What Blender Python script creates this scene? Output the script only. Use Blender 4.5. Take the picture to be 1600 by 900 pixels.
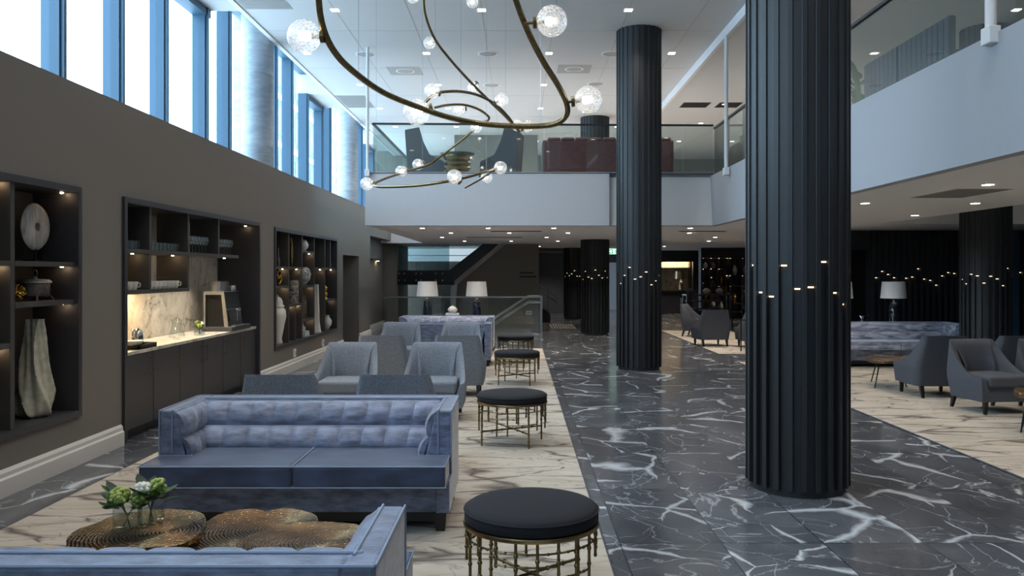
import bpy, bmesh, math, random
from mathutils import Vector, Matrix, noise as mnoise
random.seed(7)
for o in list(bpy.data.objects): bpy.data.objects.remove(o)
SC = bpy.context.scene
COL = SC.collection
PI = math.pi
# ------------------------------------------------ camera, sky, exposure
F = 1280.0; HC = 1.65; VX, VY = 810.0, 426.0
cam_d = bpy.data.cameras.new('camera'); cam = bpy.data.objects.new('camera', cam_d); COL.objects.link(cam)
cam_d.sensor_width = 36; cam_d.lens = F * 36 / 1600
cam_d.shift_x = (800 - VX) / 1600; cam_d.shift_y = (VY - 450) / 1600
cam.location = (0, 0, HC); cam.rotation_euler = (PI / 2, 0, 0)
cam_d.clip_start = 0.05; cam_d.clip_end = 300
SC.camera = cam
SC.view_settings.view_transform = 'Standard'; SC.view_settings.look = 'None'
SC.view_settings.gamma = 1; SC.view_settings.use_curve_mapping = False
SC.view_settings.exposure = 1.1
SC.cycles.use_denoising = True
SC.cycles.max_bounces = 8; SC.cycles.diffuse_bounces = 4; SC.cycles.transparent_max_bounces = 24
SC.cycles.sample_clamp_indirect = 6
SC.cycles.caustics_reflective = False; SC.cycles.caustics_refractive = False
WORLD_K = 4.2; SPOT_W = 46.0; LOW_W = 22.0; BULB = 9.0; NICHE = 40.0
w = bpy.data.worlds.new('sky'); SC.world = w; w.use_nodes = True
wn = w.node_tree; bg = wn.nodes['Background']
tc = wn.nodes.new('ShaderNodeTexCoord'); sep = wn.nodes.new('ShaderNodeSeparateXYZ'); rp = wn.nodes.new('ShaderNodeValToRGB')
wn.links.new(tc.outputs['Generated'], sep.inputs[0]); wn.links.new(sep.outputs['Z'], rp.inputs[0]); wn.links.new(rp.outputs[0], bg.inputs[0])
rp.color_ramp.elements[0].position = 0.0; rp.color_ramp.elements[0].color = (.55, .70, .84, 1)
rp.color_ramp.elements[1].position = 0.35; rp.color_ramp.elements[1].color = (.66, .83, 1.0, 1)
bg.inputs[1].default_value = WORLD_K
def portal(name, loc, rot, sx, sy):
    l = bpy.data.lights.new(name, 'AREA'); l.shape = 'RECTANGLE'; l.size = sx; l.size_y = sy; l.cycles.is_portal = True
    o = bpy.data.objects.new(name, l); COL.objects.link(o); o.location = loc; o.rotation_euler = rot
portal('window_portal', (-5.2, 11.0, 4.6), (0, -PI / 2, 0), 2.9, 34.0)
# ------------------------------------------------ projection helpers (measuring only)
def P(px, py, Y): return Vector(((px - VX) / F * Y, Y, HC - (py - VY) / F * Y))
def ON(px, py, z=0.0):
    Y = (HC - z) * F / (py - VY); return Vector(((px - VX) / F * Y, Y, z))
# ------------------------------------------------ materials
def lin(c):
    c = c.lstrip('#'); v = [int(c[i:i + 2], 16) / 255 for i in (0, 2, 4)]
    return tuple((x / 12.92 if x <= .04045 else ((x + .055) / 1.055) ** 2.4) for x in v) + (1,)
M = {}
def mat(name, col, rough=.6, metal=0, spec=.5, var=0, vscale=20, bump=0, bscale=60, sheen=0, coat=0, stretch=(1, 1, 1), emit=None, ek=0):
    m = bpy.data.materials.new(name); m.use_nodes = True; nt = m.node_tree; b = nt.nodes['Principled BSDF']
    c = lin(col) if isinstance(col, str) else tuple(col) + (1,)
    b.inputs['Base Color'].default_value = c; b.inputs['Roughness'].default_value = rough; b.inputs['Metallic'].default_value = metal
    b.inputs['Specular IOR Level'].default_value = spec
    if sheen: b.inputs['Sheen Weight'].default_value = sheen; b.inputs['Sheen Roughness'].default_value = .35
    if coat: b.inputs['Coat Weight'].default_value = coat
    t = nt.nodes.new('ShaderNodeTexCoord'); mp = nt.nodes.new('ShaderNodeMapping'); mp.inputs['Scale'].default_value = stretch
    nt.links.new(t.outputs['Object'], mp.inputs[0])
    n = nt.nodes.new('ShaderNodeTexNoise'); n.inputs['Scale'].default_value = vscale; n.inputs['Detail'].default_value = 4
    nt.links.new(mp.outputs[0], n.inputs[0])
    mx = nt.nodes.new('ShaderNodeMix'); mx.data_type = 'RGBA'
    v = var or .008
    mx.inputs['A'].default_value = tuple(max(0, x * (1 - v)) for x in c[:3]) + (1,)
    mx.inputs['B'].default_value = tuple(min(1, x * (1 + v)) for x in c[:3]) + (1,)
    r = nt.nodes.new('ShaderNodeMapRange'); r.inputs[1].default_value = .35; r.inputs[2].default_value = .65
    nt.links.new(n.outputs['Fac'], r.inputs[0]); nt.links.new(r.outputs[0], mx.inputs['Factor']); nt.links.new(mx.outputs['Result'], b.inputs['Base Color'])
    if bump:
        n2 = nt.nodes.new('ShaderNodeTexNoise'); n2.inputs['Scale'].default_value = bscale; n2.inputs['Detail'].default_value = 3
        nt.links.new(mp.outputs[0], n2.inputs[0])
        bp = nt.nodes.new('ShaderNodeBump'); bp.inputs['Strength'].default_value = bump; bp.inputs['Distance'].default_value = .01
        nt.links.new(n2.outputs['Fac'], bp.inputs['Height']); nt.links.new(bp.outputs[0], b.inputs['Normal'])
    if emit:
        b.inputs['Emission Color'].default_value = lin(emit); b.inputs['Emission Strength'].default_value = ek
    M[name] = m; return m
def glassmat(name, tint, gloss=.1, diffuse=0, rough=.02, bump=0, bscale=18):
    m = bpy.data.materials.new(name); m.use_nodes = True; nt = m.node_tree; nt.nodes.remove(nt.nodes['Principled BSDF'])
    out = nt.nodes['Material Output']; tr = nt.nodes.new('ShaderNodeBsdfTransparent'); tr.inputs[0].default_value = lin(tint)
    gl = nt.nodes.new('ShaderNodeBsdfGlossy'); gl.inputs['Roughness'].default_value = rough
    fr = nt.nodes.new('ShaderNodeLayerWeight'); pw = nt.nodes.new('ShaderNodeMath'); pw.operation = 'POWER'; pw.inputs[1].default_value = 4
    nt.links.new(fr.outputs['Facing'], pw.inputs[0])
    ma = nt.nodes.new('ShaderNodeMath'); ma.operation = 'MULTIPLY_ADD'; ma.use_clamp = True; ma.inputs[1].default_value = .7; ma.inputs[2].default_value = gloss
    nt.links.new(pw.outputs[0], ma.inputs[0])
    mx = nt.nodes.new('ShaderNodeMixShader'); nt.links.new(ma.outputs[0], mx.inputs[0]); nt.links.new(tr.outputs[0], mx.inputs[1]); nt.links.new(gl.outputs[0], mx.inputs[2])
    last = mx
    if diffuse:
        df = nt.nodes.new('ShaderNodeBsdfTranslucent'); df.inputs[0].default_value = (1, 1, 1, 1)
        m2 = nt.nodes.new('ShaderNodeMixShader'); vo = nt.nodes.new('ShaderNodeTexVoronoi'); vo.feature = 'DISTANCE_TO_EDGE'; vo.inputs['Scale'].default_value = bscale * 2
        t = nt.nodes.new('ShaderNodeTexCoord'); nt.links.new(t.outputs['Object'], vo.inputs[0])
        mr = nt.nodes.new('ShaderNodeMapRange'); mr.inputs[1].default_value = 0; mr.inputs[2].default_value = .12; mr.inputs[3].default_value = diffuse * 1.6; mr.inputs[4].default_value = diffuse * .6
        nt.links.new(vo.outputs['Distance'], mr.inputs[0]); nt.links.new(mr.outputs[0], m2.inputs[0])
        nt.links.new(mx.outputs[0], m2.inputs[1]); nt.links.new(df.outputs[0], m2.inputs[2]); last = m2
    if bump:
        n2 = nt.nodes.new('ShaderNodeTexVoronoi'); n2.inputs['Scale'].default_value = bscale
        bp = nt.nodes.new('ShaderNodeBump'); bp.inputs['Strength'].default_value = bump; nt.links.new(n2.outputs['Distance'], bp.inputs['Height'])
        nt.links.new(bp.outputs[0], gl.inputs['Normal'])
    nt.links.new(last.outputs[0], out.inputs[0]); M[name] = m; return m
def emat(name, col, k):
    m = bpy.data.materials.new(name); m.use_nodes = True; nt = m.node_tree; b = nt.nodes['Principled BSDF']
    b.inputs['Base Color'].default_value = (.8, .8, .8, 1); b.inputs['Emission Color'].default_value = lin(col); b.inputs['Emission Strength'].default_value = k
    M[name] = m; return m
def veins(name, base, dark, vein, scale, stretch=(1, 1, 1), tile=None, rough=.15, width=.035, grout=None, amount=.75, warp=.9, coat=0, thin=.012, rot=0):
    """stone or carpet: broken, warped vein network; tile=(sx, sy, gx) shifts the figure from slab to slab"""
    m = bpy.data.materials.new(name); m.use_nodes = True; nt = m.node_tree; N = nt.nodes; L = nt.links; b = N['Principled BSDF']
    def nd(t, **k):
        n = N.new(t)
        for a, v in k.items(): setattr(n, a, v)
        return n
    def math_(op, a, bb=None, clamp=False):
        n = nd('ShaderNodeMath', operation=op); n.use_clamp = clamp
        for i, v in enumerate((a, bb)):
            if v is None: continue
            if isinstance(v, (int, float)): n.inputs[i].default_value = v
            else: L.new(v, n.inputs[i])
        return n.outputs[0]
    def mapr(v, a, b2, c, d):
        n = nd('ShaderNodeMapRange'); L.new(v, n.inputs[0])
        for i, q in enumerate((a, b2, c, d)): n.inputs[i + 1].default_value = q
        return n.outputs[0]
    tcn = nd('ShaderNodeTexCoord'); pos = tcn.outputs['Object']; joint = None
    if tile:
        sp = nd('ShaderNodeSeparateXYZ'); L.new(pos, sp.inputs[0])
        ux = math_('DIVIDE', sp.outputs['X'], tile[0]); uy = math_('DIVIDE', sp.outputs['Y'], tile[1])
        fx = math_('FLOOR', ux); fy = math_('FLOOR', uy)
        cb = nd('ShaderNodeCombineXYZ'); L.new(fx, cb.inputs[0]); L.new(fy, cb.inputs[1])
        wn_ = nd('ShaderNodeTexWhiteNoise'); L.new(cb.outputs[0], wn_.inputs[0])
        vm = nd('ShaderNodeVectorMath', operation='SCALE'); L.new(wn_.outputs['Color'], vm.inputs[0]); vm.inputs['Scale'].default_value = 6
        va = nd('ShaderNodeVectorMath', operation='ADD'); L.new(pos, va.inputs[0]); L.new(vm.outputs[0], va.inputs[1])
        jx = math_('MULTIPLY', math_('ABSOLUTE', math_('SUBTRACT', math_('FRACT', math_('ADD', ux, .5)), .5)), tile[0])
        jy = math_('MULTIPLY', math_('ABSOLUTE', math_('SUBTRACT', math_('FRACT', math_('ADD', uy, .5)), .5)), tile[1])
        joint = mapr(math_('MINIMUM', jx, jy), .002, .0065, 1, 0); tone = wn_.outputs['Value']; pos = va.outputs[0]
    mp = nd('ShaderNodeMapping'); mp.inputs['Scale'].default_value = stretch; mp.inputs['Rotation'].default_value = (0, 0, rot); L.new(pos, mp.inputs[0]); pos = mp.outputs[0]
    n1 = nd('ShaderNodeTexNoise'); n1.inputs['Scale'].default_value = scale * 1.1; n1.inputs['Detail'].default_value = 5; L.new(pos, n1.inputs[0])
    s1 = nd('ShaderNodeVectorMath', operation='SUBTRACT'); L.new(n1.outputs['Color'], s1.inputs[0]); s1.inputs[1].default_value = (.5, .5, .5)
    s2 = nd('ShaderNodeVectorMath', operation='SCALE'); L.new(s1.outputs[0], s2.inputs[0]); s2.inputs['Scale'].default_value = warp / scale
    s3 = nd('ShaderNodeVectorMath', operation='ADD'); L.new(pos, s3.inputs[0]); L.new(s2.outputs[0], s3.inputs[1])
    def net(sc, wd, lo, hi):
        vo = nd('ShaderNodeTexVoronoi', feature='DISTANCE_TO_EDGE'); vo.inputs['Scale'].default_value = sc; L.new(s3.outputs[0], vo.inputs[0])
        nz = nd('ShaderNodeTexNoise'); nz.inputs['Scale'].default_value = sc * 1.3; nz.inputs['Detail'].default_value = 2; L.new(pos, nz.inputs[0])
        wv = mapr(nz.outputs['Fac'], lo, hi, 0.0005, wd)
        return math_('SUBTRACT', 1, math_('DIVIDE', vo.outputs['Distance'], wv), True)
    a1 = net(scale, width, .42, .72); a2 = net(scale * 2.3, thin * 1.8, .45, .7)
    n3 = nd('ShaderNodeTexNoise'); n3.inputs['Scale'].default_value = scale * .9; n3.inputs['Detail'].default_value = 6; n3.inputs['Distortion'].default_value = 1.2; L.new(pos, n3.inputs[0])
    ct = math_('SUBTRACT', 1, math_('DIVIDE', math_('ABSOLUTE', math_('SUBTRACT', n3.outputs['Fac'], .5)), thin), True)
    v = math_('MAXIMUM', a1, math_('MULTIPLY', a2, .7)); v = math_('MAXIMUM', v, math_('MULTIPLY', ct, .45)); v = math_('MULTIPLY', v, amount)
    n4 = nd('ShaderNodeTexNoise'); n4.inputs['Scale'].default_value = scale * 2.2; n4.inputs['Detail'].default_value = 8; L.new(s3.outputs[0], n4.inputs[0])
    mx = nd('ShaderNodeMix', data_type='RGBA'); mx.inputs['A'].default_value = lin(dark); mx.inputs['B'].default_value = lin(base); L.new(mapr(n4.outputs['Fac'], .3, .7, 0, 1), mx.inputs['Factor'])
    m2 = nd('ShaderNodeMix', data_type='RGBA'); L.new(v, m2.inputs['Factor']); L.new(mx.outputs['Result'], m2.inputs['A']); m2.inputs['B'].default_value = lin(vein)
    res = m2.outputs['Result']
    if joint is not None:
        m3 = nd('ShaderNodeMix', data_type='RGBA'); L.new(math_('MULTIPLY', joint, .8), m3.inputs['Factor']); L.new(res, m3.inputs['A']); m3.inputs['B'].default_value = lin(grout); res = m3.outputs['Result']
        hv = nd('ShaderNodeHueSaturation'); L.new(res, hv.inputs['Color']); L.new(mapr(tone, 0, 1, .8, 1.2), hv.inputs['Value']); res = hv.outputs[0]
    L.new(res, b.inputs['Base Color']); b.inputs['Roughness'].default_value = rough
    if coat: b.inputs['Coat Weight'].default_value = coat
    M[name] = m; return m
veins('marble_floor', '#626469', '#46484d', '#d4d8dd', 1.15, tile=(.62, 1.25), rough=.16, width=.072, grout='#222326', amount=.85, warp=.55, thin=.007, stretch=(1, .9, 1), rot=.5)
veins('carpet', '#c2baae', '#ada394', '#5a4f4a', 1.35, stretch=(.7, 2.0, 1), rough=.95, width=.12, amount=1.0, warp=.7, thin=.014, rot=.2)
veins('marble_white', '#cfcac0', '#a9a49a', '#55504c', 2.6, stretch=(1, 1, .7), rough=.25, width=.06, amount=.7, warp=1.4, thin=.016, rot=.6)
mat('wall_paint', '#77716a', .85, bump=.03); mat('wall_dark', '#7f7c75', .8); mat('charcoal', '#323135', .5, var=.06); mat('charcoal_in', '#413e3b', .55)
mat('white_paint', '#e3e2e4', .8); mat('balcony_paint', '#c9c9cc', .8); mat('balcony_paint_shaded', '#aaacb1', .8); mat('ceiling_high', '#cbc9c8', .85); mat('ceiling_paint', '#efece9', .85); mat('corridor_paint', '#4d5059', .8); mat('skirting_paint', '#d6d2cc', .6)
mat('column_black', '#232528', .48, var=.05); mat('flute_wall', '#2a2c31', .5)
mat('blue_frame', '#37566c', .5); mat('concrete', '#a3abb3', .8, var=.12, vscale=5, stretch=(1, 1, 3), bump=.1)
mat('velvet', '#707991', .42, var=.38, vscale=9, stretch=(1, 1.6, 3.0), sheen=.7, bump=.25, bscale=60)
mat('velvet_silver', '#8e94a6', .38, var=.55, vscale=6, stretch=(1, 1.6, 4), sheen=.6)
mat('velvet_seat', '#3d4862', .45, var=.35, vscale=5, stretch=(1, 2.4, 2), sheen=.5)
mat('piping', '#8494ad', .5, sheen=.3)
mat('tweed', '#767e8a', .95, var=.24, vscale=110, bump=.25, bscale=220, stretch=(1, 1, .5)); mat('tweed_dark', '#4d5058', .95, var=.22, vscale=170, bump=.2, bscale=220)
mat('black_wood', '#1a1715', .4); mat('navy_cloth', '#14161d', .9, sheen=.0, bump=.1, bscale=200)
mat('antique_brass', '#7c6c4c', .32, 1, var=.2, vscale=40); mat('brass', '#a18a62', .28, 1, var=.1)
mat('steel', '#b9b9b8', .25, 1); mat('chrome', '#d8d8d8', .1, 1); mat('black_metal', '#141414', .4, .5); mat('gold', '#c49a45', .25, 1)
mat('ceramic_white', '#dcd8cf', .3, coat=.3); mat('ceramic_vase', '#b9b5a0', .35, var=.15, coat=.3); mat('stone_disc', '#b0aca6', .5, var=.3, vscale=6, stretch=(1, 4, 1)); mat('old_bronze', '#6a6055', .5, .4, var=.3)
mat('pattern_pot', '#77736a', .5, var=.9, vscale=22); mat('zebra_pot', '#a9a7a8', .4, var=.7, vscale=14, stretch=(1, 4, 1)); mat('shade_white', '#e6e4e2', .9); mat('lamp_glass', '#1b2030', .08, var=.6, vscale=30, coat=.8)
mat('leaf', '#4c6a34', .6, var=.3); mat('leaf_dark', '#2c4034', .6); mat('petal_green', '#9dae5c', .7, var=.35, vscale=60, bump=.5, bscale=80); mat('petal_white', '#e9e7dc', .7)
mat('maroon', '#5d3a3c', .6, var=.15, sheen=.3); mat('grille', '#2a2725', .7); mat('vent_grey', '#a7a3a0', .7); mat('screen_dark', '#141518', .2)
mat('door_pale', '#aeb2b8', .5); mat('facade', '#7f95ad', .8, var=.2, vscale=2, stretch=(.2, .2, 3)); mat('book_blue', '#b9c8d3', .7); mat('copper_lamp', '#9c8c74', .35, .9)
glassmat('pane', '#f2fbff', .03); glassmat('rail_glass', '#f3faf9', .05); glassmat('tumbler_glass', '#fafcfb', .10); glassmat('globe_glass', '#fbfdff', .10, diffuse=.22, rough=.05, bump=.6, bscale=22)
glassmat('teal_glass', '#cbdade', .08)
emat('bulb', '#fff1dd', BULB); emat('downlight_e', '#fff2e2', 4); emat('niche_e', '#ffdcae', NICHE); emat('slot_e', '#ffdcb4', .9); emat('shelf_e', '#ffdcae', 14); emat('exit_e', '#bff5e0', 1.6); emat('exit_green', '#178a56', .7); emat('table_lamp_e', '#fff0d8', 3.5); emat('bar_e', '#ffdca8', 60)
# slab with growth rings
def bronze():
    m = mat('bronze_ring', '#977a56', .22, 1, var=.35, vscale=5); nt = m.node_tree; N = nt.nodes; L = nt.links
    t = N.new('ShaderNodeTexCoord'); wv = N.new('ShaderNodeTexWave'); wv.wave_type = 'RINGS'; wv.rings_direction = 'Z'; wv.inputs['Scale'].default_value = 18; wv.inputs['Distortion'].default_value = 3.2; wv.inputs['Detail'].default_value = 3; wv.inputs['Detail Scale'].default_value = 1.1
    mp_ = N.new('ShaderNodeMapping'); mp_.inputs['Location'].default_value = (-.14, .04, 0); L.new(t.outputs['Object'], mp_.inputs[0]); L.new(mp_.outputs[0], wv.inputs[0]); bp = N.new('ShaderNodeBump'); bp.inputs['Strength'].default_value = .9; bp.inputs['Distance'].default_value = .009
    L.new(wv.outputs['Fac'], bp.inputs['Height']); L.new(bp.outputs[0], N['Principled BSDF'].inputs['Normal'])
bronze()
# ------------------------------------------------ mesh builder
def T(x=0, y=0, z=0): return Matrix.Translation((x, y, z))
class MB:
    def __init__(s): s.bm = bmesh.new()
    def face(s, vs):
        try: return s.bm.faces.new(vs)
        except ValueError: return None
    def box(s, x0, x1, y0, y1, z0, z1, mtx=None):
        v = [Vector((x, y, z)) for x in (x0, x1) for y in (y0, y1) for z in (z0, z1)]
        if mtx: v = [mtx @ p for p in v]
        v = [s.bm.verts.new(p) for p in v]
        for f in ((0, 1, 3, 2), (4, 6, 7, 5), (0, 4, 5, 1), (2, 3, 7, 6), (0, 2, 6, 4), (1, 5, 7, 3)): s.face([v[i] for i in f])
        return s
    def prism(s, pts, axis, a, b):
        """pts: 2D outline; axis 'x': pts=(y,z); 'y': (x,z); 'z': (x,y)"""
        def mk(p, t):
            return Vector({'x': (t, p[0], p[1]), 'y': (p[0], t, p[1]), 'z': (p[0], p[1], t)}[axis])
        A = [s.bm.verts.new(mk(p, a)) for p in pts]; B = [s.bm.verts.new(mk(p, b)) for p in pts]; n = len(pts)
        s.face(A[::-1]); s.face(B)
        for i in range(n): s.face([A[i], A[(i + 1) % n], B[(i + 1) % n], B[i]])
        return s
    def lathe(s, prof, seg=24, c=(0, 0, 0), mod=None, cap=True):
        rings = []
        for r, z in prof:
            ring = []
            for i in range(seg):
                a = 2 * PI * i / seg; rr = r * (mod(a, z) if mod else 1)
                ring.append(s.bm.verts.new((c[0] + rr * math.cos(a), c[1] + rr * math.sin(a), c[2] + z)))
            rings.append(ring)
        for k in range(len(rings) - 1):
            for i in range(seg):
                j = (i + 1) % seg; s.face([rings[k][i], rings[k][j], rings[k + 1][j], rings[k + 1][i]])
        if cap: s.face(rings[0][::-1]); s.face(rings[-1])
        return s
    def tube(s, pts, r, seg=8, closed=False):
        pts = [Vector(p) for p in pts]; n = len(pts); rings = []; up = None
        for i in range(n):
            d = (pts[(i + 1) % n] - pts[i - 1]) if closed else (pts[min(i + 1, n - 1)] - pts[max(i - 1, 0)])
            d.normalize()
            if up is None: up = Vector((0, 0, 1)) if abs(d.z) < .9 else Vector((1, 0, 0))
            a = d.cross(up)
            if a.length < 1e-4: a = d.orthogonal()
            a.normalize(); b = a.cross(d).normalized(); up = b
            rr = r[i] if isinstance(r, (list, tuple)) else r
            rings.append([s.bm.verts.new(pts[i] + a * rr * math.cos(2 * PI * k / seg) + b * rr * math.sin(2 * PI * k / seg)) for k in range(seg)])
        m = n if closed else n - 1
        for i in range(m):
            A, B = rings[i], rings[(i + 1) % n]
            for k in range(seg): s.face([A[k], A[(k + 1) % seg], B[(k + 1) % seg], B[k]])
        if not closed: s.face(rings[0][::-1]); s.face(rings[-1])
        return s
    def sph(s, c, r, u=16, v=10, sc=(1, 1, 1)):
        m = Matrix.Translation(c) @ Matrix.Diagonal((r * sc[0], r * sc[1], r * sc[2], 1))
        bmesh.ops.create_uvsphere(s.bm, u_segments=u, v_segments=v, radius=1, matrix=m); return s
    def grid(s, fn, nu, nv):
        g = [[s.bm.verts.new(fn(i / nu, j / nv)) for j in range(nv + 1)] for i in range(nu + 1)]
        for i in range(nu):
            for j in range(nv): s.face([g[i][j], g[i + 1][j], g[i + 1][j + 1], g[i][j + 1]])
        return g
    def build(s, name, m, parent=None, smooth=False, bevel=0, world=False, sub=0, seg=2):
        bm = s.bm
        bmesh.ops.recalc_face_normals(bm, faces=bm.faces)
        if parent is not None and world:
            mi = parent.matrix_basis.inverted()
            bmesh.ops.transform(bm, matrix=mi, verts=bm.verts)
        if smooth:
            for f in bm.faces: f.smooth = True
            for e in bm.edges:
                if len(e.link_faces) == 2 and e.calc_face_angle(0) > .9: e.smooth = False
        me = bpy.data.meshes.new(name); bm.to_mesh(me); bm.free()
        me.materials.append(M[m] if isinstance(m, str) else m)
        o = bpy.data.objects.new(name, me); COL.objects.link(o)
        if parent is not None: o.parent = parent
        if bevel:
            b = o.modifiers.new('bevel', 'BEVEL'); b.width = bevel; b.segments = seg; b.limit_method = 'ANGLE'; b.angle_limit = .6; b.harden_normals = False
            for p in me.polygons: p.use_smooth = False
        if sub:
            q = o.modifiers.new('sub', 'SUBSURF'); q.levels = sub; q.render_levels = sub
        return o
def tag(o, label=None, cat=None, group=None, kind=None):
    if label: o['label'] = label
    if cat: o['category'] = cat
    if group: o['group'] = group
    if kind: o['kind'] = kind
    return o
def thing(name, label, cat, loc=(0, 0, 0), rz=0, group=None):
    o = bpy.data.objects.new(name, None); o.empty_display_size = .1; COL.objects.link(o)
    o.location = loc; o.rotation_euler = (0, 0, rz)
    o.matrix_basis = Matrix.Translation(loc) @ Matrix.Rotation(rz, 4, 'Z')
    return tag(o, label, cat, group)
KIDS = {}
def kids(o): return [c for c in bpy.data.objects if c.parent == o]
def copy_thing(src, label, loc=None, rz=None, group=None, tree=None):
    tree = tree or [(c, kids(c)) for c in kids(src)]
    r = src.copy(); COL.objects.link(r); r['label'] = label
    if group: r['group'] = group
    if loc is not None: r.matrix_basis = Matrix.Translation(loc) @ Matrix.Rotation(rz or 0, 4, 'Z')
    for c, gs in tree:
        d = c.copy(); COL.objects.link(d); d.parent = r
        for g in gs:
            e = g.copy(); COL.objects.link(e); e.parent = d
    return r
def struct(name, mb, m, **k):
    o = mb.build(name, m, **k)
    if k.get('parent') is None: o['kind'] = 'structure'
    return o
def spline(pts, n=10, closed=False):
    pts = [Vector(p) for p in pts]; out = []; N_ = len(pts); rng = N_ if closed else N_ - 1
    for i in range(rng):
        if closed: p0, p1, p2, p3 = pts[i - 1], pts[i], pts[(i + 1) % N_], pts[(i + 2) % N_]
        else: p0, p1, p2, p3 = pts[max(i - 1, 0)], pts[i], pts[i + 1], pts[min(i + 2, N_ - 1)]
        for k in range(n):
            t = k / n
            out.append(.5 * ((2 * p1) + (-p0 + p2) * t + (2 * p0 - 5 * p1 + 4 * p2 - p3) * t * t + (-p0 + 3 * p1 - 3 * p2 + p3) * t ** 3))
    if not closed: out.append(pts[-1])
    return out
ORD = ['first', 'second', 'third', 'fourth', 'fifth', 'sixth', 'seventh', 'eighth', 'ninth', 'tenth', 'eleventh', 'twelfth', 'thirteenth', 'fourteenth', 'fifteenth', 'sixteenth', 'seventeenth', 'eighteenth', 'nineteenth', 'twentieth'] + ['twenty-' + q for q in ('first', 'second', 'third', 'fourth', 'fifth', 'sixth', 'seventh', 'eighth', 'ninth')] + ['thirtieth'] + ['thirty-' + q for q in ('first', 'second', 'third', 'fourth', 'fifth', 'sixth', 'seventh', 'eighth', 'ninth')] + ['fortieth']
# ================================================ SETTING
SOF = 2.53; UP = 3.42; CEI = 5.8; CEI2 = 5.66; WX = -3.8; WIN = -5.0
struct('floor', MB().box(-5.2, 12, -7, 38, -.2, 0), 'marble_floor')
wl = MB()
for y0, y1, z0, z1 in ((-7, 4.2, 0, 3.28), (4.2, 7.09, 0, .41), (4.2, 7.09, 2.387, 3.28), (7.09, 7.85, 0, 3.28), (7.85, 11.98, 2.38, 3.28), (11.98, 12.73, 0, 3.28),
                       (12.73, 17.1, 0, .437), (12.73, 17.1, 2.36, 3.28), (17.1, 17.75, 0, 3.28), (17.75, 19.5, 2.04, 3.28), (19.5, 21, 0, 3.28), (21, 29, 2.6, 3.28), (25.3, 28.2, 0, 2.6)):
    wl.box(-5.05, WX, y0, y1, z0, z1)
wl.box(-5.05, -4.6, 4.2, 17.2, 0, 2.5); wl.box(-5.05, -4.25, 17.6, 19.6, 0, 2.2); wl.box(-5.05, -4.1, 21, 25.3, 0, 2.6)
struct('wall_left', wl, 'wall_paint')
def skirt(name, pts):
    mb = MB()
    for (y0, y1, x) in pts:
        mb.prism([(x - .02, 0), (x + .035, 0), (x + .035, .13), (x + .022, .145), (x + .022, .175), (x + .006, .2), (x - .02, .2)], 'y', y0, y1)
    return struct(name, mb, 'skirting_paint')
skirt('baseboard_left', [(-7, 7.83, WX), (12.0, 17.75, WX), (19.5, 21, WX), (17.75, 19.5, -4.25), (21, 25, -4.1)])
struct('wall_back', MB().box(-5.2, 12, -7.2, -7, 0, 6.4), 'white_paint')
struct('wall_right', MB().box(11, 11.2, -7, 37.2, 0, 6.4), 'wall_dark')
# main ceiling with joint lines, raised slot along the windows, lowered boxes
cl = MB(); cl.box(-4.41, 3.5, -7, 29.2, CEI, 6.4); cl.box(-5.1, -4.41, -7, 29.2, 6.38, 6.5)
for y0, y1 in ((3.6, 5.2), (11.4, 13.0), (19.05, 20.65), (26.4, 28)): cl.box(-5.1, -4.41, y0, y1, CEI, 6.38)
struct('ceiling', cl, 'ceiling_high')
jl = MB()
for i in range(-3, 3): jl.box(i * 1.16 + .58 - .004, i * 1.16 + .58 + .004, -6, 29, CEI - .002, CEI + .01)
for k in range(0, 12): jl.box(-4.3, 3.4, 1.2 + k * 2.57 - .003, 1.2 + k * 2.57 + .003, CEI - .002, CEI + .01)
struct('trim_1', jl, 'vent_grey')
struct('trim_2', MB().box(-4.41, -4.33, -7, 29, CEI - .02, CEI), 'white_paint')
struct('ceiling_upper_right', MB().box(3.56, 11, -7, 29.2, CEI2, 6.4), 'ceiling_high')
struct('trim_3', MB().box(3.5, 3.56, -7, 29.2, CEI2 - .02, 6.3), 'white_paint')
# upper floor slabs
sl = MB(); sl.box(-2.83, 3.7, 15.2, 37, SOF, UP); sl.box(3.7, 6.5, -7, 37, SOF, UP); sl.box(6.5, 11, 14.8, 37, SOF, UP); sl.box(-4.6, -2.83, 24.5, 29, SOF, UP)
struct('ceiling_lower', sl, 'ceiling_paint')
struct('wall_balcony_front', MB().box(-2.83, 1.68, 15.12, 15.3, SOF - .01, 3.48), 'balcony_paint')
struct('wall_balcony_corner', MB().box(1.68, 3.62, 15.32, 15.5, SOF - .005, 3.49), 'balcony_paint')
struct('wall_balcony_right', MB().prism([(3.6, SOF - .01), (3.72, SOF - .01), (3.72, 3.44), (3.56, 3.44)], 'y', -7, 15.4), 'balcony_paint_shaded')  # same white gallery paint, with shade mixed into its colour on this face
struct('wall_balcony_left', MB().box(-4.6, -2.83, 24.4, 24.5, SOF, 3.44), 'balcony_paint')
struct('trim_4', MB().box(-2.83, 3.62, 15.1, 15.5, 3.49, 3.505), 'vent_grey')
# upper storey rear
struct('wall_upper_rear', MB().box(-5.1, 11, 29, 29.2, UP, 6.4), 'wall_dark')
struct('wall_upper_partition', MB().box(-1.93, .58, 24.7, 24.9, UP, CEI), 'wall_dark')
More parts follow.
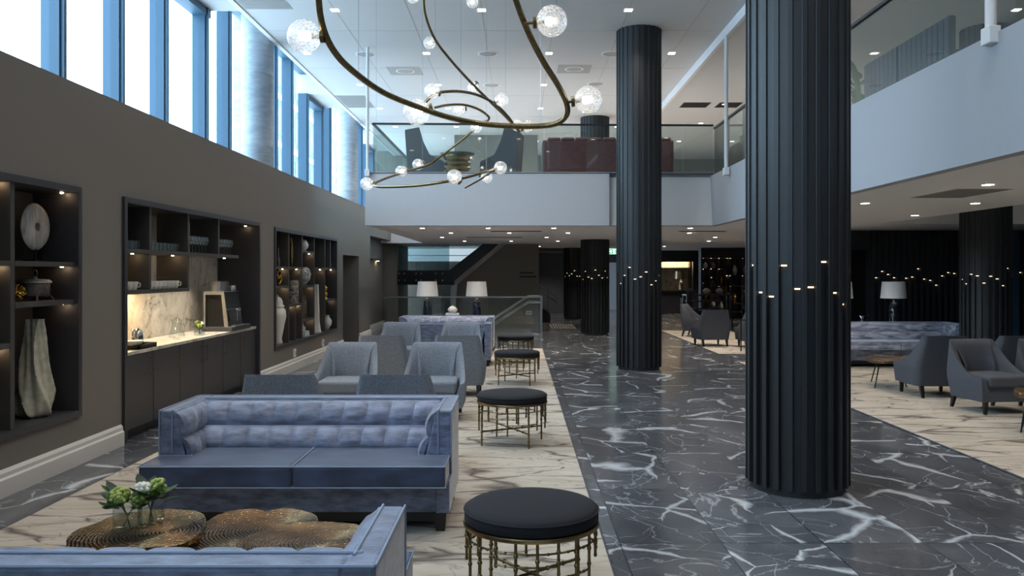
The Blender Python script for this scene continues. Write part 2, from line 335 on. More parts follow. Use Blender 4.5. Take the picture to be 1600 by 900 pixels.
# lower storey rear
sw = MB(); sw.prism([(-1.91, 0), (.625, 0), (.625, SOF), (-.55, SOF), (-1.91, 1.58)], 'y', 25.1, 25.3); sw.box(.5, .625, 25.3, 33, 0, SOF)
struct('wall_stair', sw, 'wall_dark')
struct('wall_rear_left', MB().box(-4.3, -3.67, 25.0, 25.2, 0, SOF), 'wall_paint')
struct('wall_rear_lobby', MB().box(-4.6, -1.5, 29.0, 29.2, 0, 3.4), 'wall_dark')
struct('wall_rear_corridor', MB().box(.625, 2.1, 33, 33.2, 0, SOF), 'corridor_paint')
struct('wall_rear', MB().box(2.1, 11, 36.9, 37.1, 0, SOF), 'charcoal')
struct('wall_rear_niche', MB().box(5.3, 8, 32.6, 32.8, 2.08, SOF).box(6.95, 7.7, 32.6, 32.8, 0, 2.08).box(5.1, 5.5, 32.6, 32.8, 0, 2.08), 'flute_wall')
struct('trim_5', MB().box(.63, 2.1, 29.5, 29.7, 2.42, SOF), 'wall_dark'); struct('trim_6', MB().box(.63, 2.1, 29.45, 29.6, 2.36, 2.42), 'vent_grey')
# fluted wall behind the right-hand lounge with the staggered lights
fw = MB(); fw.box(6.0, 6.85, 17.1, 17.3, 0, SOF); fw.box(7.33, 11, 17.1, 17.3, 0, SOF); fw.box(6.85, 7.33, 17.1, 17.3, 2.13, SOF); fw.box(5.5, 9.5, 18.2, 18.3, 0, SOF)
fl = MB(); x = 7.36; k = 0; lights = []
while x < 11:
    h = 1.55 + .13 * math.sin(k * 1.15) + .06 * math.sin(k * 2.9); fw.box(x, x + .05, 17.02, 17.1, 0, SOF); fw.box(x + .05, x + .125, 17.05, 17.1, h, SOF); lights.append((x + .0875, h)); x += .125; k += 1
x = 6.0
while x < 6.85: fw.box(x, x + .05, 17.03, 17.1, 0, SOF); x += .1
struct('wall_fluted', fw, 'flute_wall')
for i, (lx, lz) in enumerate(lights):
    tag(MB().box(lx - .018, lx + .018, 17.055, 17.09, lz - .014, lz).build('flute_light', 'slot_e'), ORD[i] + ' small light from the left in the staggered row across the fluted black wall', 'wall light', 'small lights in the fluted wall')
o = struct('window_5', MB().box(10.22, 10.37, 16.96, 17.04, 0, SOF), 'blue_frame')  # added solid strip; its blue colour stands for daylight in a gap
# windows above the left wall
MUL = [-4.7, -3.35, -2.0, -.65, .7, 2.05, 3.4, 4.75, 6.1, 7.45, 8.79, 10.1, 11.37, 12.85, 13.88, 15.55, 16.55, 17.7, 19.0, 20.45, 21.3, 23.6, 24.6, 25.6, 26.5, 27.7, 29]
def in_box(y): return any(a - .1 <= y <= b + .1 for a, b in ((3.6, 5.2), (11.4, 13.0), (19.05, 20.65), (26.4, 28)))
for wi, (a, b) in enumerate(((-7, 3.4), (3.4, 11.0), (11.0, 20.75), (20.75, 29))):
    root = thing('window_%d' % (wi + 1), None, None, (WIN, (a + b) / 2, 3.28)); root['kind'] = 'structure'
    ys = [y for y in MUL if a <= y < b]
    for y in ys:
        top = CEI if in_box(y) else 6.38
        MB().box(WIN - .10, WIN + .10, y - .05, y + .05, 3.28, top).box(WIN + .10, WIN + .14, y - .025, y + .025, 3.28, top).build('mullion', 'blue_frame', root, world=True)
    MB().box(WIN - .1, WIN + .12, a, b, 3.28, 3.36).build('window_sill', 'blue_frame', root, world=True)
    hd = MB()
    pr = a
    for y0, y1 in ((3.6, 5.2), (11.4, 13.0), (19.05, 20.65), (26.4, 28)):
        if a <= y0 < b: hd.box(WIN - .1, WIN + .12, pr, y0, 6.26, 6.38); hd.box(WIN - .1, WIN + .12, y0, y1, CEI - .12, CEI); pr = y1
    hd.box(WIN - .1, WIN + .12, pr, b, 6.26, 6.38)
    hd.build('window_head', 'blue_frame', root, world=True)
    MB().box(WIN - .012, WIN, a, b, 3.36, 6.27).build('pane', 'pane', root, world=True)
for i, y in enumerate((14.75, 22.55)):
    tag(MB().lathe([(.28, 3.2), (.28, 3.9), (.282, 3.905), (.28, 3.91), (.28, 5.2), (.283, 5.205), (.28, 5.21), (.28, 6.4)], 40, (-4.72 + .02, y, 0)).build('concrete_column', 'concrete', smooth=True),
        ['round pale concrete column at the high windows, the nearer one', 'round pale concrete column at the high windows, the farther one'][i], 'column', 'concrete columns at the windows')
# street outside: facade with window bands
fa = thing('office_building', 'pale blue building with rows of windows outside the far high windows', 'building', (-15, 70, 0))
MB().box(-16, -15, 46, 95, 0, 16).build('facade', 'facade', fa, world=True)
for z in (3.5, 6.5, 9.5, 12.5):
    MB().box(-15.0, -14.9, 46, 95, z, z + .35).build('ledge', 'white_paint', fa, world=True)
    for y in range(47, 94, 4): MB().box(-15.02, -14.96, y, y + 3, z + .8, z + 2.6).build('window', 'teal_glass', fa, world=True)
# ================================================ ROUND FLUTED COLUMNS
def column(x, y, top, label, seed, R=.385, n=24, base=0.0, z0=0.0):
    root = thing('fluted_column', label, 'column', (x, y, z0), 0, 'round black fluted columns'); rnd = random.Random(seed)
    MB().lathe([(R - .036, 0), (R - .036, top - z0)], 48).build('shaft', 'column_black', root, smooth=True)
    ribs = MB(); fil = MB()
    for i in range(n):
        a = 2 * PI * i / n + .07; m = Matrix.Rotation(a, 4, 'Z')
        ribs.box(R - .07, R, -.019, .019, .05, top - z0, m)
        h = 1.58 + .11 * math.sin(i * 2.1 + seed) + rnd.uniform(-.07, .07)
        m2 = Matrix.Rotation(a + PI / n, 4, 'Z')
        if z0 < 1:
            fil.box(R - .07, R - .013, -.0335, .0335, h, top - z0, m2)
            fil.box(R - .07, R - .010, -.034, .034, h, h + .012, m2)
            MB().box(R - .034, R - .020, -.02, .02, h - .012, h, m2).build('light', 'slot_e', root)
        else: fil.box(R - .07, R - .013, -.0335, .0335, .05, top - z0, m2)
    ribs.build('ribs', 'column_black', root, bevel=.003, seg=1); fil.build('fillets', 'column_black', root, bevel=.002, seg=1)
    return root
column(2.15, 6.32, CEI, 'large round black fluted column nearest the camera on the marble', 1)
column(2.07, 14.08, CEI, 'tall round black fluted column in the middle of the marble walk', 2)
column(2.05, 21.95, CEI, 'round black fluted column under the far gallery, third in the row', 3)
column(2.0, 29.3, SOF, 'farthest round black fluted column, partly behind the third one', 4)
column(7.7, 13.5, CEI, 'black fluted column at the right edge behind the grey armchairs', 5)
# ================================================ RAILINGS, POLES
def glass_rail(name, label, segs, z0, z1, rail_m, posts=(), group=None, r=.02):
    a, b = segs[0]; root = thing(name, label, 'railing', (a[0], a[1], z0), 0, group)
    for (p, q) in segs:
        d = Vector((q[0] - p[0], q[1] - p[1], 0)); L_ = d.length; d.normalize(); n = max(1, round(L_ / 1.5)); nn = Vector((-d.y, d.x, 0)) * .006
        for i in range(n):
            s0 = Vector((p[0], p[1], 0)) + d * (L_ * i / n + .01); s1 = Vector((p[0], p[1], 0)) + d * (L_ * (i + 1) / n - .01)
            MB().prism([tuple((s0 + nn).xy), tuple((s1 + nn).xy), tuple((s1 - nn).xy), tuple((s0 - nn).xy)], 'z', z0, z1).build('glass_panel', 'rail_glass', root, world=True)
        MB().prism([tuple((Vector((p[0], p[1], 0)) + nn * 4).xy), tuple((Vector((q[0], q[1], 0)) + nn * 4).xy), tuple((Vector((q[0], q[1], 0)) - nn * 4).xy), tuple((Vector((p[0], p[1], 0)) - nn * 4).xy)], 'z', z1, z1 + r * 1.6).build('handrail', rail_m, root, world=True)
    return root
glass_rail('glass_railing', 'glass railing with dark handrail along the front gallery edge', [((-2.7, 21.5), (-2.7, 15.22)), ((-2.7, 15.22), (3.66, 15.4))], 3.40, 4.40, 'charcoal')
glass_rail('glass_railing', 'glass railing with dark handrail along the right-hand gallery edge', [((3.66, 15.3), (3.66, 2.0))], 3.40, 4.33, 'charcoal')
glass_rail('glass_railing', 'low glass balustrade with pale steel rail in front of the stairwell', [((-3.64, 21.9), (.58, 21.9))], 0.0, .98, 'steel')
def pole(x, y, z0, z1, lab, r=.035):
    root = thing('slim_pole', lab, 'pole', (x, y, z0), 0, 'slim white poles'); MB().lathe([(r, 0), (r, z1 - z0)], 16).build('tube', 'white_paint', root, smooth=True)
    MB().box(-.045, .045, -.06, .06, -.04, .09).build('bracket', 'white_paint', root, bevel=.008)
pole(3.5, 13.8, 3.33, CEI2, 'slim white pole beside the middle column at the right gallery edge', .032)
pole(3.54, 6.14, 3.40, CEI2, 'thick white pole with bracket at the top right gallery edge', .04)
pole(-2.78, 15.1, 3.46, CEI, 'slim white pole at the left end of the front gallery', .028)
# ================================================ CEILING FITTINGS
i = 0
for row, Y in enumerate((2.6, 5.2, 7.8, 10.4, 12.95, 15.5, 18.1, 20.7, 23.3, 25.9)):
    xs = (-2.9, -.58, 1.74) if row % 2 == 0 and row < 6 else (-4.0, -1.74, .58, 2.9)
    if row >= 6: xs = (-3.5, -1.77, .56, 2.8)
    for cx, X in enumerate(xs):
        o = MB().box(X - .06, X + .06, Y - .06, Y + .06, CEI - .006, CEI + .004).build('ceiling_downlight', 'downlight_e')
        tag(o, ('high ceiling downlight, %s visible row from the camera, %s from the left' % (ORD[row - 4], ORD[cx])) if row > 3 else 'high ceiling downlight overhead, %s row above the seating, %s from the left' % (ORD[row], ORD[cx]), 'ceiling light', 'square downlights in the high ceiling')
        l = bpy.data.lights.new('downlight_lamp', 'SPOT'); l.energy = SPOT_W; l.spot_size = 2.3; l.spot_blend = .9; l.color = (1, .90, .78); l.shadow_soft_size = .06
        lo = bpy.data.objects.new('downlight_lamp', l); COL.objects.link(lo); lo.location = (X, Y, CEI - .03)
row = 0
for Y in (2.0, 4.0, 6.0, 8.2, 10.4, 12.6, 14.6):
    for cx, X in enumerate((4.4, 5.8)):
        X2 = X + (.3 if row % 2 else 0)
        tag(MB().box(X2 - .04, X2 + .04, Y - .04, Y + .04, SOF - .006, SOF + .004).build('ceiling_downlight', 'downlight_e'), ('low ceiling downlight over the right lounge, %s visible row, %s from the left' % (ORD[row - 3], ORD[cx])) if row > 2 else 'low right ceiling downlight beside the camera, %s row, %s from the left' % (ORD[row], ORD[cx]), 'ceiling light', 'square downlights in the low ceiling')
        l = bpy.data.lights.new('downlight_lamp', 'SPOT'); l.energy = LOW_W; l.spot_size = 2.0; l.spot_blend = .8; l.color = (1, .88, .74); l.shadow_soft_size = .05
        lo = bpy.data.objects.new('downlight_lamp', l); COL.objects.link(lo); lo.location = (X2, Y, SOF - .03)
    row += 1
row = 0
for Y in (16.2, 18.2, 20.4, 22.8, 27.5, 31.5):
    for cx, X in enumerate((-1.9, -.6, .7, 3.4, 4.9, 8.2)):
        if Y > 25 and X < .65: continue
        if Y < 18 and X > 8: continue
        X2 = X + (.4 if row % 2 else 0)
        tag(MB().box(X2 - .04, X2 + .04, Y - .04, Y + .04, SOF - .006, SOF + .004).build('ceiling_downlight', 'downlight_e'), 'square downlight under the far gallery, %s row, %s from the left' % (ORD[row], ORD[cx]), 'ceiling light', 'square downlights under the far gallery')
        l = bpy.data.lights.new('downlight_lamp', 'SPOT'); l.energy = LOW_W * 2.1; l.spot_size = 2.0; l.spot_blend = .8; l.color = (1, .90, .78); l.shadow_soft_size = .05
        lo = bpy.data.objects.new('downlight_lamp', l); COL.objects.link(lo); lo.location = (X2, Y, SOF - .03)
    row += 1
for r_, Y in enumerate((6.5, 9.5, 12.5, 17.2, 19.5, 22, 25)):
    for cx, X in enumerate((4.9, 7.6)):
        tag(MB().box(X - .05, X + .05, Y - .05, Y + .05, CEI2 - .006, CEI2 + .004).build('ceiling_downlight', 'downlight_e'), 'square downlight in the upper right ceiling, %s row, %s column' % (ORD[r_], ORD[cx]), 'ceiling light', 'square downlights in the upper right ceiling')
        l = bpy.data.lights.new('downlight_lamp', 'SPOT'); l.energy = 16; l.spot_size = 2.2; l.spot_blend = .8; l.color = (1, .86, .68); l.shadow_soft_size = .05
        lo = bpy.data.objects.new('downlight_lamp', l); COL.objects.link(lo); lo.location = (X, Y, CEI2 - .03)
for px, py, sq, lb in ((762, 84, 0, 'near the middle of the high ceiling'), (633, 111, 1, 'set in a square panel left of the chandelier'), (571, 85, 0, 'near the windows in the high ceiling'), (768, 133, 0, 'behind the chandelier loop'),
                       (897, 108, 1, 'set in a square panel left of the middle column'), (955, 84, 0, 'just left of the middle column head'), (931, 131, 0, 'farther back left of the middle column')):
    p = ON(px, py, CEI); root = thing('ceiling_speaker', 'round grey ceiling vent ' + lb, 'ceiling vent', (p.x, p.y, CEI), 0, 'round ceiling vents')
    MB().lathe([(.17, -.004), (.15, -.012), (.08, -.008), (.02, -.012)], 28).build('grille', 'vent_grey', root, smooth=True)
    MB().lathe([(.19, -.006), (.19, .002)], 28).build('rim', 'ceiling_paint', root, smooth=True)
    if sq: MB().box(-.34, .34, -.34, .34, -.003, .002).build('panel', 'vent_grey', root)
for (x0, x1, y0, y1, z, m_, lb) in ((-4.3, -3.55, 11.6, 12.9, CEI, 'vent_grey', 'large grey air grille in the high ceiling above the bar'), (-4.3, -3.6, 19.2, 20.6, CEI, 'vent_grey', 'large grey air grille in the high ceiling near the gallery'),
                                    (3.9, 4.55, 19.3, 19.9, CEI2, 'grille', 'left dark air grille in the upper right ceiling'), (4.75, 5.3, 19.3, 19.9, CEI2, 'grille', 'right dark air grille in the upper right ceiling'),
                                    (4.6, 5.2, 8.6, 9.6, SOF, 'vent_grey', 'grey square vent in the low ceiling over the right lounge'), (-.6, .5, 17.3, 17.45, SOF, 'grille', 'thin slot grille under the gallery left of the middle column'),
                                    (3.4, 4.4, 17.3, 17.45, SOF, 'grille', 'thin slot grille under the gallery right of the middle column'), (-1.3, .1, 20.3, 20.42, SOF, 'grille', 'thin slot grille deeper under the gallery')):
    root = thing('air_grille', lb, 'ceiling vent', (x0, y0, z)); MB().box(x0, x1, y0, y1, z - .004, z + .002).build('frame', m_, root, world=True); s = MB(); n = int((y1 - y0) / .06)
    for k in range(n): s.box(x0 + .03, x1 - .03, y0 + .03 + k * .06, y0 + .045 + k * .06, z - .010, z - .003)
    s.build('slats', m_, root, world=True)
root = thing('exit_sign', 'lit green exit sign hanging right of the third column', 'sign', (3.42, 30, 2.42))
MB().box(-.17, .17, -.02, .02, -.09, .09).build('sign_box', 'exit_e', root); MB().box(-.16, .16, -.024, -.021, -.08, .08).build('sign_face', 'exit_green', root)
MB().box(-.12, -.02, -.028, -.0245, -.015, .015).prism([(-.04, -.05), (-.04, .05), (.01, 0)], 'y', -.028, -.0245).box(.05, .12, -.028, -.0245, -.06, .06).build('symbol', 'exit_e', root)
MB().box(-.005, .005, -.005, .005, .09, .12).build('hanger', 'black_metal', root)
struct('door_1', MB().box(4.03, 4.46, 36.7, 36.95, 0, 2.1), 'door_pale')
# warm spot rising on the pier left of the lobby
root = thing('wall_washer', 'recessed light above the dark lintel at the end of the left wall', 'wall light', (-4.05, 23.6, 2.05)); MB().box(-.05, .02, -.9, .9, -.06, 0).build('lintel', 'charcoal', root); MB().lathe([(.03, -.075), (.03, -.06)], 12).build('lamp', 'niche_e', root)
# ================================================ STAIRS
st = thing('staircase', 'stair with black glazed side rising to the right behind the lobby', 'staircase', (-2.5, 25, 1.2))
MB().prism([(-2.05, 1.32), (-1.91, 1.48), (-.55, SOF), (-.37, SOF), (-1.86, 1.30), (-1.95, 0), (-2.1, 0)], 'y', 24.9, 25.08).build('stringer', 'vent_grey', st, world=True)
MB().prism([(-3.67, 1.30), (-2.05, 1.30), (-1.95, 1.40), (-.58, 2.52), (-1.08, 2.52), (-2.1, 1.72), (-3.67, 1.72)], 'y', 24.85, 24.9).build('side_panel', 'screen_dark', st, world=True)
MB().box(-3.67, -2.1, 24.86, 24.88, 1.72, 2.50).build('glass_panel', 'teal_glass', st, world=True)
MB().box(-3.67, -2.1, 24.84, 24.9, 2.49, 2.52).build('handrail', 'steel', st, world=True)
MB().box(-3.67, -1.95, 24.9, 27.5, 1.28, 1.42).build('landing', 'charcoal', st, world=True)
for i in range(9): MB().box(-1.9 + i * .27, -1.6 + i * .27, 25.4, 27.4, 1.3 + i * .16, 1.46 + i * .16).build('step', 'charcoal', st, world=True)
for bx_ in (-3.62, -3.45, -3.1, -2.95, -2.5, -2.3):
    for bz in (1.42, 1.62):
        MB().lathe([(.022, 0), (.022, .02)], 10).build('fixing', 'chrome', st).matrix_basis = T(bx_ + 2.5, -.16, bz - 1.2) @ Matrix.Rotation(PI / 2, 4, 'X')
o = struct('window_6', MB().box(-4.2, -1.0, 28.9, 28.98, 2.05, 2.5), 'lobby_glow' if 'lobby_glow' in M else emat('lobby_glow', '#b5cdd8', .38))
struct('trim_7', MB().box(-4.2, -1.0, 28.86, 28.9, 2.24, 2.27), 'white_paint')
tag(MB().box(-3.2, -2.72, 28.7, 28.9, 0, 1.25).box(-3.1, -2.8, 28.66, 28.7, .9, 1.2).build('wall_cabinet', 'vent_grey'), 'grey panelled cabinet below the stair landing', 'cabinet')
hr = thing('stair_handrail', 'double steel handrail going down behind the glass balustrade', 'handrail', (0, 23, .5))
for dz, dy in ((0, 0), (-.16, 0)):
    for yy in (22.6, 23.7):
        MB().tube([(.62, yy, .98 + dz), (.28, yy, .98 + dz), (-1.0, yy, .16 + dz), (-1.4, yy, -.1 + dz)], .022, 8).build('rail', 'steel', hr, world=True)
MB().box(.6, .66, 22.55, 23.75, 0, 1.0).build('end_post', 'steel', hr, world=True)
hr = thing('stair_handrail', 'double steel handrail descending right beside the corridor wall', 'handrail', (1, 27, 1))
for dz in (0, -.18): MB().tube([P(842, 446, 27) + Vector((0, 0, dz)), P(868, 462, 27) + Vector((0, 0, dz)), P(871, 466, 27) + Vector((0, 0, dz - .03))], .022, 8).build('rail', 'steel', hr, world=True)
MB().tube([P(856, 455, 27), P(856, 500, 27)], .015, 8).build('post', 'steel', hr, world=True)
tag(MB().prism([(.66, 0), (1.05, 0), (1.05, .3), (.9, .42), (.66, .58)], 'y', 27, 27.6).build('stair_flank', 'charcoal'), 'low black stair flank at the corner of the stair wall', 'stair')
for i in range(9):
    tag(MB().box(.98 + i * .085, 1.03 + i * .085, 24.2, 26.2, .0, .008).build('tactile_strip', 'ceramic_white'), '%s cream tactile strip from the left on the floor before the stairs' % ORD[i], 'floor strip', 'tactile strips')
sg = thing('wall_lettering', 'small dark direction lettering on the grey stair wall', 'sign', (.3, 25.08, 1.5))
for i, (wd, zz) in enumerate(((.42, .12), (.5, .0))):
    mb = MB(); x = -.25
    while x < -.25 + wd: mb.box(x, x + .028, -.006, .002, zz, zz + .05); x += .042
    mb.build('line', 'black_metal', sg)
root = thing('wall_socket', 'white socket plate low on the wall behind the handrails', 'socket', (.32, 25.08, .42)); MB().box(-.09, .09, -.015, .01, -.06, .06).build('plate', 'white_paint', root, bevel=.005); MB().box(-.06, .06, -.018, -.014, -.03, .03).build('outlet', 'vent_grey', root)
for i, (x, z) in enumerate(((461, 556), (505, 536))):
    p = P(x, z - 3, 3.78 * F / (VX - x)); root = thing('wall_socket', ['white box on the left wall above the skirting, nearer the bar', 'white box on the left wall above the skirting, farther from the bar'][i], 'socket', (WX + .0, p.y, .29))
    MB().box(-.02, .03, -.045, .045, -.07, .07).build('plate', 'white_paint', root, bevel=.006); MB().box(.028, .034, -.02, .02, -.03, .03).build('outlet', 'vent_grey', root)
# ================================================ RUGS
def rug(name, x0, x1, y0, y1, lab):
    root = thing(name, lab, 'rug', (x0, y0, 0)); MB().box(x0, x1, y0, y1, .001, .012).build('pile', 'carpet', root, world=True, bevel=.004)
    MB().tube([(x0, y0, .008), (x1, y0, .008), (x1, y1, .008), (x0, y1, .008)], .007, 6, True).build('bound_edge', 'tweed_dark', root, world=True)
rug('area_rug', -3.3, .52, .4, 17.7, 'long cream veined rug under the blue sofas on the left')
rug('area_rug', 4.03, 7.28, 2.8, 15.05, 'cream veined rug under the grey armchairs on the right')
rug('area_rug', 4.04, 5.95, 16.5, 23.2, 'cream veined rug under the dark chairs beyond the columns')
# ================================================ WALL CABINETS ON THE LEFT
def niche_light(x, y, z, root, m='niche_e'):
    MB().lathe([(.013, -.005), (.013, 0)], 12, (x, y, z)).build('spotlight', m, root, world=True)
def cabinet(name, label, y0, y1, z0, z1, dep, divs, shelves, lights):
    """divs: (y, za, zb); shelves: (ya, yb, z)"""
    root = thing(name, label, 'shelving unit', (WX, (y0 + y1) / 2, z0)); X0 = WX - dep; f = .055; a = .026
    fr = MB()
    fr.box(X0, WX + .025, y0, y0 + f, z0, z1); fr.box(X0, WX + .025, y1 - f, y1, z0, z1); fr.box(X0, WX + .025, y0 + f, y1 - f, z0, z0 + f); fr.box(X0, WX + .025, y0 + f, y1 - f, z1 - f, z1)
    fr.build('frame', 'charcoal', root, world=True); MB().box(X0 - .02, X0, y0, y1, z0, z1).build('back_panel', 'charcoal_in', root, world=True)
    for (y, za, zb) in divs: MB().box(X0, WX - .01, y - a, y + a, za, zb).build('divider', 'charcoal_in', root, world=True)
    for (ya, yb, z) in shelves: MB().box(X0, WX - .008, ya, yb, z - .02, z + .02).build('shelf', 'charcoal_in', root, world=True)
    for (y, z) in lights: niche_light(WX - .09, y + .05, z, root)
    return root
zt, zb = 2.33, .465
cabinet('display_cabinet', 'dark wall niche of shelves at the left edge with pale tall vase', 4.9, 7.09, .41, 2.387, .37, [(6.17, zb, zt)],
        [(6.2, 7.03, 1.72), (6.2, 7.03, 1.40), (4.96, 6.14, 1.10), (4.96, 6.14, 1.72)], [(6.93, zt), (6.93, 1.70), (6.93, 1.38), (6.05, zt), (6.05, 1.70), (6.05, 1.08)])
cabinet('display_cabinet', 'dark wall niche of many compartments beyond the coffee bar', 12.73, 17.1, .437, 2.36, .36,
        [(13.6, zb, zt), (14.44, zb, zt), (15.3, zb, zt), (16.14, zb, zt), (14.02, zb, 1.09), (16.6, 1.75, zt)],
        [(12.79, 13.58, 1.73), (12.79, 13.58, 1.42), (13.62, 14.42, 1.73), (13.62, 14.42, 1.10), (14.46, 15.28, 2.02), (14.46, 15.28, 1.40), (14.46, 15.28, .80), (15.32, 16.12, 1.73), (16.16, 17.04, 1.73), (16.16, 17.04, 1.10)],
        [(13.46, zt), (13.46, 1.71), (13.46, 1.40), (14.3, zt), (14.3, 1.71), (14.33, 1.08), (13.9, 1.08), (15.16, zt), (15.16, 2.0), (15.16, 1.38), (15.16, .78), (16.0, zt), (16.0, 1.71), (16.47, zt), (16.93, zt), (16.93, 1.71), (16.93, 1.08)])
# --- coffee bar
bar = thing('bar_surround', 'dark frame and open upper shelves of the coffee bar recess', 'shelving unit', (WX, 9.9, 0)); B0, B1 = 7.85, 11.98; BX = -4.38
fr = MB(); fr.box(BX, WX + .03, B0, B0 + .055, 0, 2.38); fr.box(BX, WX + .03, B1 - .055, B1, 0, 2.38); fr.box(BX, WX + .03, B0 + .055, B1 - .055, 2.325, 2.38); fr.build('frame', 'charcoal', bar, world=True)
MB().box(BX - .03, BX, B0, B1, .8, 2.34).build('marble_back', 'marble_white', bar, world=True)
SX = -4.17
for (y, za, zb_) in ((8.48, 1.45, 2.33), (9.46, 1.44, 2.33), (10.42, 1.87, 2.33)): MB().box(SX, WX - .01, y - .02, y + .02, za, zb_).build('divider', 'charcoal_in', bar, world=True)
MB().box(SX, WX - .008, B0 + .05, 11.15, 1.845, 1.885).build('shelf', 'charcoal_in', bar, world=True); MB().box(SX, WX - .008, B0 + .05, 9.48, 1.435, 1.475).build('shelf', 'charcoal_in', bar, world=True)
for y, z in ((8.38, 1.845), (9.36, 1.845), (11.0, 1.845), (11.85, 2.325)): niche_light(-3.95, y, z, bar)
MB().box(-4.16, -4.13, 8.0, 9.4, 1.425, 1.435).build('light_strip', 'bar_e', bar, world=True);
for y in (9.75, 10.2, 10.7):
    l = bpy.data.lights.new('shelf_lamp', 'SPOT'); l.energy = 24; l.spot_size = 2.2; l.spot_blend = .8; l.color = (1, .86, .66); l.shadow_soft_size = .02
    lo = bpy.data.objects.new('shelf_lamp', l); COL.objects.link(lo); lo.location = (-4.1, y, 1.83); lo.rotation_euler = (0, -.35, 0)
tag(MB().box(BX, WX - .015, B0 + .055, B1 - .055, .835, .87).build('worktop', 'marble_white', bevel=.003), 'white marble worktop of the coffee bar', 'worktop')
for i in range(6):
    y0 = 7.91 + i * .67; y1 = y0 + .665
    r = thing('base_cabinet', '%s black base cabinet from the camera under the marble worktop' % ORD[i], 'cabinet', (-4.1, y0, 0), 0, 'black base cabinets of the coffee bar')
    MB().box(BX, WX - .04, y0, y1, .10, .833).build('body', 'charcoal', r, world=True); MB().box(BX, WX - .09, y0, y1, 0, .1).build('toe_kick', 'black_wood', r, world=True)
    d = MB().box(WX - .042, WX - .02, y0 + .003, y1 - .003, .105, .83).build('door', 'charcoal', r, world=True, bevel=.002)
    hy = y1 - .07 if i in (0, 1, 2) else y0 + .07
    MB().tube([(WX + .0, hy, .60), (WX + .012, hy, .60), (WX + .012, hy, .76), (WX + .0, hy, .76)], .006, 8).tube([(WX - .03, hy, .60), (WX, hy, .60)], .006, 8).tube([(WX - .03, hy, .76), (WX, hy, .76)], .006, 8).build('handle', 'antique_brass', d).matrix_basis = T(4.1, -y0, 0)
def glass_row(kind, n, y0, dy, x, z, lab, group, rows=1):
    src = None
    for i in range(n):
        y = y0 + dy * (i // rows); xx = x - (.085 * (i % rows))
        L_ = '%s %s-row %s' % (ORD[i // rows], ['front', 'back'][i % rows], lab)
        if src is None:
            if kind == 'tumbler':
                src = thing('tumbler', L_, 'glass', (xx, y, z), 0, group); MB().lathe([(.028, 0), (.034, .004), (.038, .088), (.035, .088), (.03, .012), (.001, .01)], 16, cap=False).build('bowl', 'tumbler_glass', src, smooth=True)
            elif kind == 'wine':
                src = thing('wine_glass', L_, 'wine glass', (xx, y, z), 0, group); MB().lathe([(.001, .09), (.025, .1), (.037, .13), (.038, .155), (.031, .2), (.029, .2), (.035, .155), (.03, .12), (.001, .098)], 16, cap=False).build('bowl', 'tumbler_glass', src, smooth=True)
                MB().lathe([(.034, 0), (.034, .003), (.006, .008), (.004, .05), (.006, .09)], 14).build('stem', 'tumbler_glass', src, smooth=True)
            else:
                src = thing('coffee_cup', L_, 'cup', (xx, y, z), 0, group); MB().lathe([(.026, 0), (.028, .004), (.04, .05), (.043, .085), (.040, .085), (.036, .05), (.02, .012), (.001, .01)], 18, cap=False).build('cup_body', 'ceramic_white', src, smooth=True)
                MB().tube(spline([(0.038, 0, .07), (.062, 0, .068), (.062, 0, .035), (.034, 0, .03)], 5), .005, 6).build('handle', 'ceramic_white', src, smooth=True)
        else: copy_thing(src, L_, (xx, y, z), 0)
glass_row('tumbler', 8, 8.0, .09, -3.86, 1.885, 'tumbler in the first compartment of the top bar shelf', 'tumblers in the first compartment', 2)
glass_row('tumbler', 16, 8.56, .095, -3.86, 1.885, 'tumbler in the second compartment of the top bar shelf', 'tumblers in the second compartment', 2)
glass_row('wine', 14, 9.54, .098, -3.87, 1.885, 'wine glass in the third compartment of the top bar shelf', 'wine glasses in the third compartment', 2)
glass_row('wine', 12, 10.5, .098, -3.87, 1.885, 'wine glass in the last compartment of the top bar shelf', 'wine glasses in the last compartment', 2)
glass_row('cup', 6, 8.0, .11, -3.86, 1.475, 'white cup on the lower bar shelf, left compartment', 'cups in the left compartment', 2)
glass_row('cup', 14, 8.58, .105, -3.86, 1.475, 'white cup on the lower bar shelf, right compartment', 'cups in the right compartment', 2)
# coffee machine
cm = thing('coffee_machine', 'steel framed coffee machine with black panels at the end of the bar', 'coffee machine', (-4.0, 11.2, .87))
MB().box(-4.2, -3.79, 10.85, 11.6, .87, .93).build('base', 'charcoal', cm, world=True, bevel=.006)
MB().prism([(-4.19, .93), (-3.90, .93), (-3.95, 1.37), (-4.19, 1.37)], 'y', 10.93, 11.52).build('body', 'black_metal', cm, world=True)
MB().prism([(-4.19, .93), (-4.165, .93), (-4.165, 1.355), (-3.955, 1.355), (-3.915, .93), (-3.865, .93), (-3.92, 1.385), (-4.19, 1.385)], 'y', 10.90, 10.93).build('side_frame', 'steel', cm, world=True)
MB().prism([(-3.895, .94), (-3.875, .94), (-3.93, 1.37), (-3.95, 1.37)], 'y', 10.94, 11.5).build('front_panel', 'screen_dark', cm, world=True)
MB().box(-3.93, -3.80, 11.1, 11.22, 1.14, 1.17).build('spout', 'chrome', cm, world=True, bevel=.006)
MB().tube([(-3.83, 11.16, 1.15), (-3.83, 11.16, 1.0)], .012, 8).build('nozzle', 'chrome', cm, world=True)
MB().box(-3.87, -3.79, 10.98, 11.45, .93, .945).build('drip_tray', 'steel', cm, world=True)
MB().box(-4.19, -3.93, 10.92, 11.52, 1.385, 1.40).build('top_plate', 'steel', cm, world=True)
tag(MB().lathe([(.125, 0), (.13, .13), (.12, .135), (.11, .135)], 28, (-4.05, 11.08, 1.40)).build('steel_canister', 'steel', smooth=True), 'wide steel canister on top of the coffee machine', 'canister')
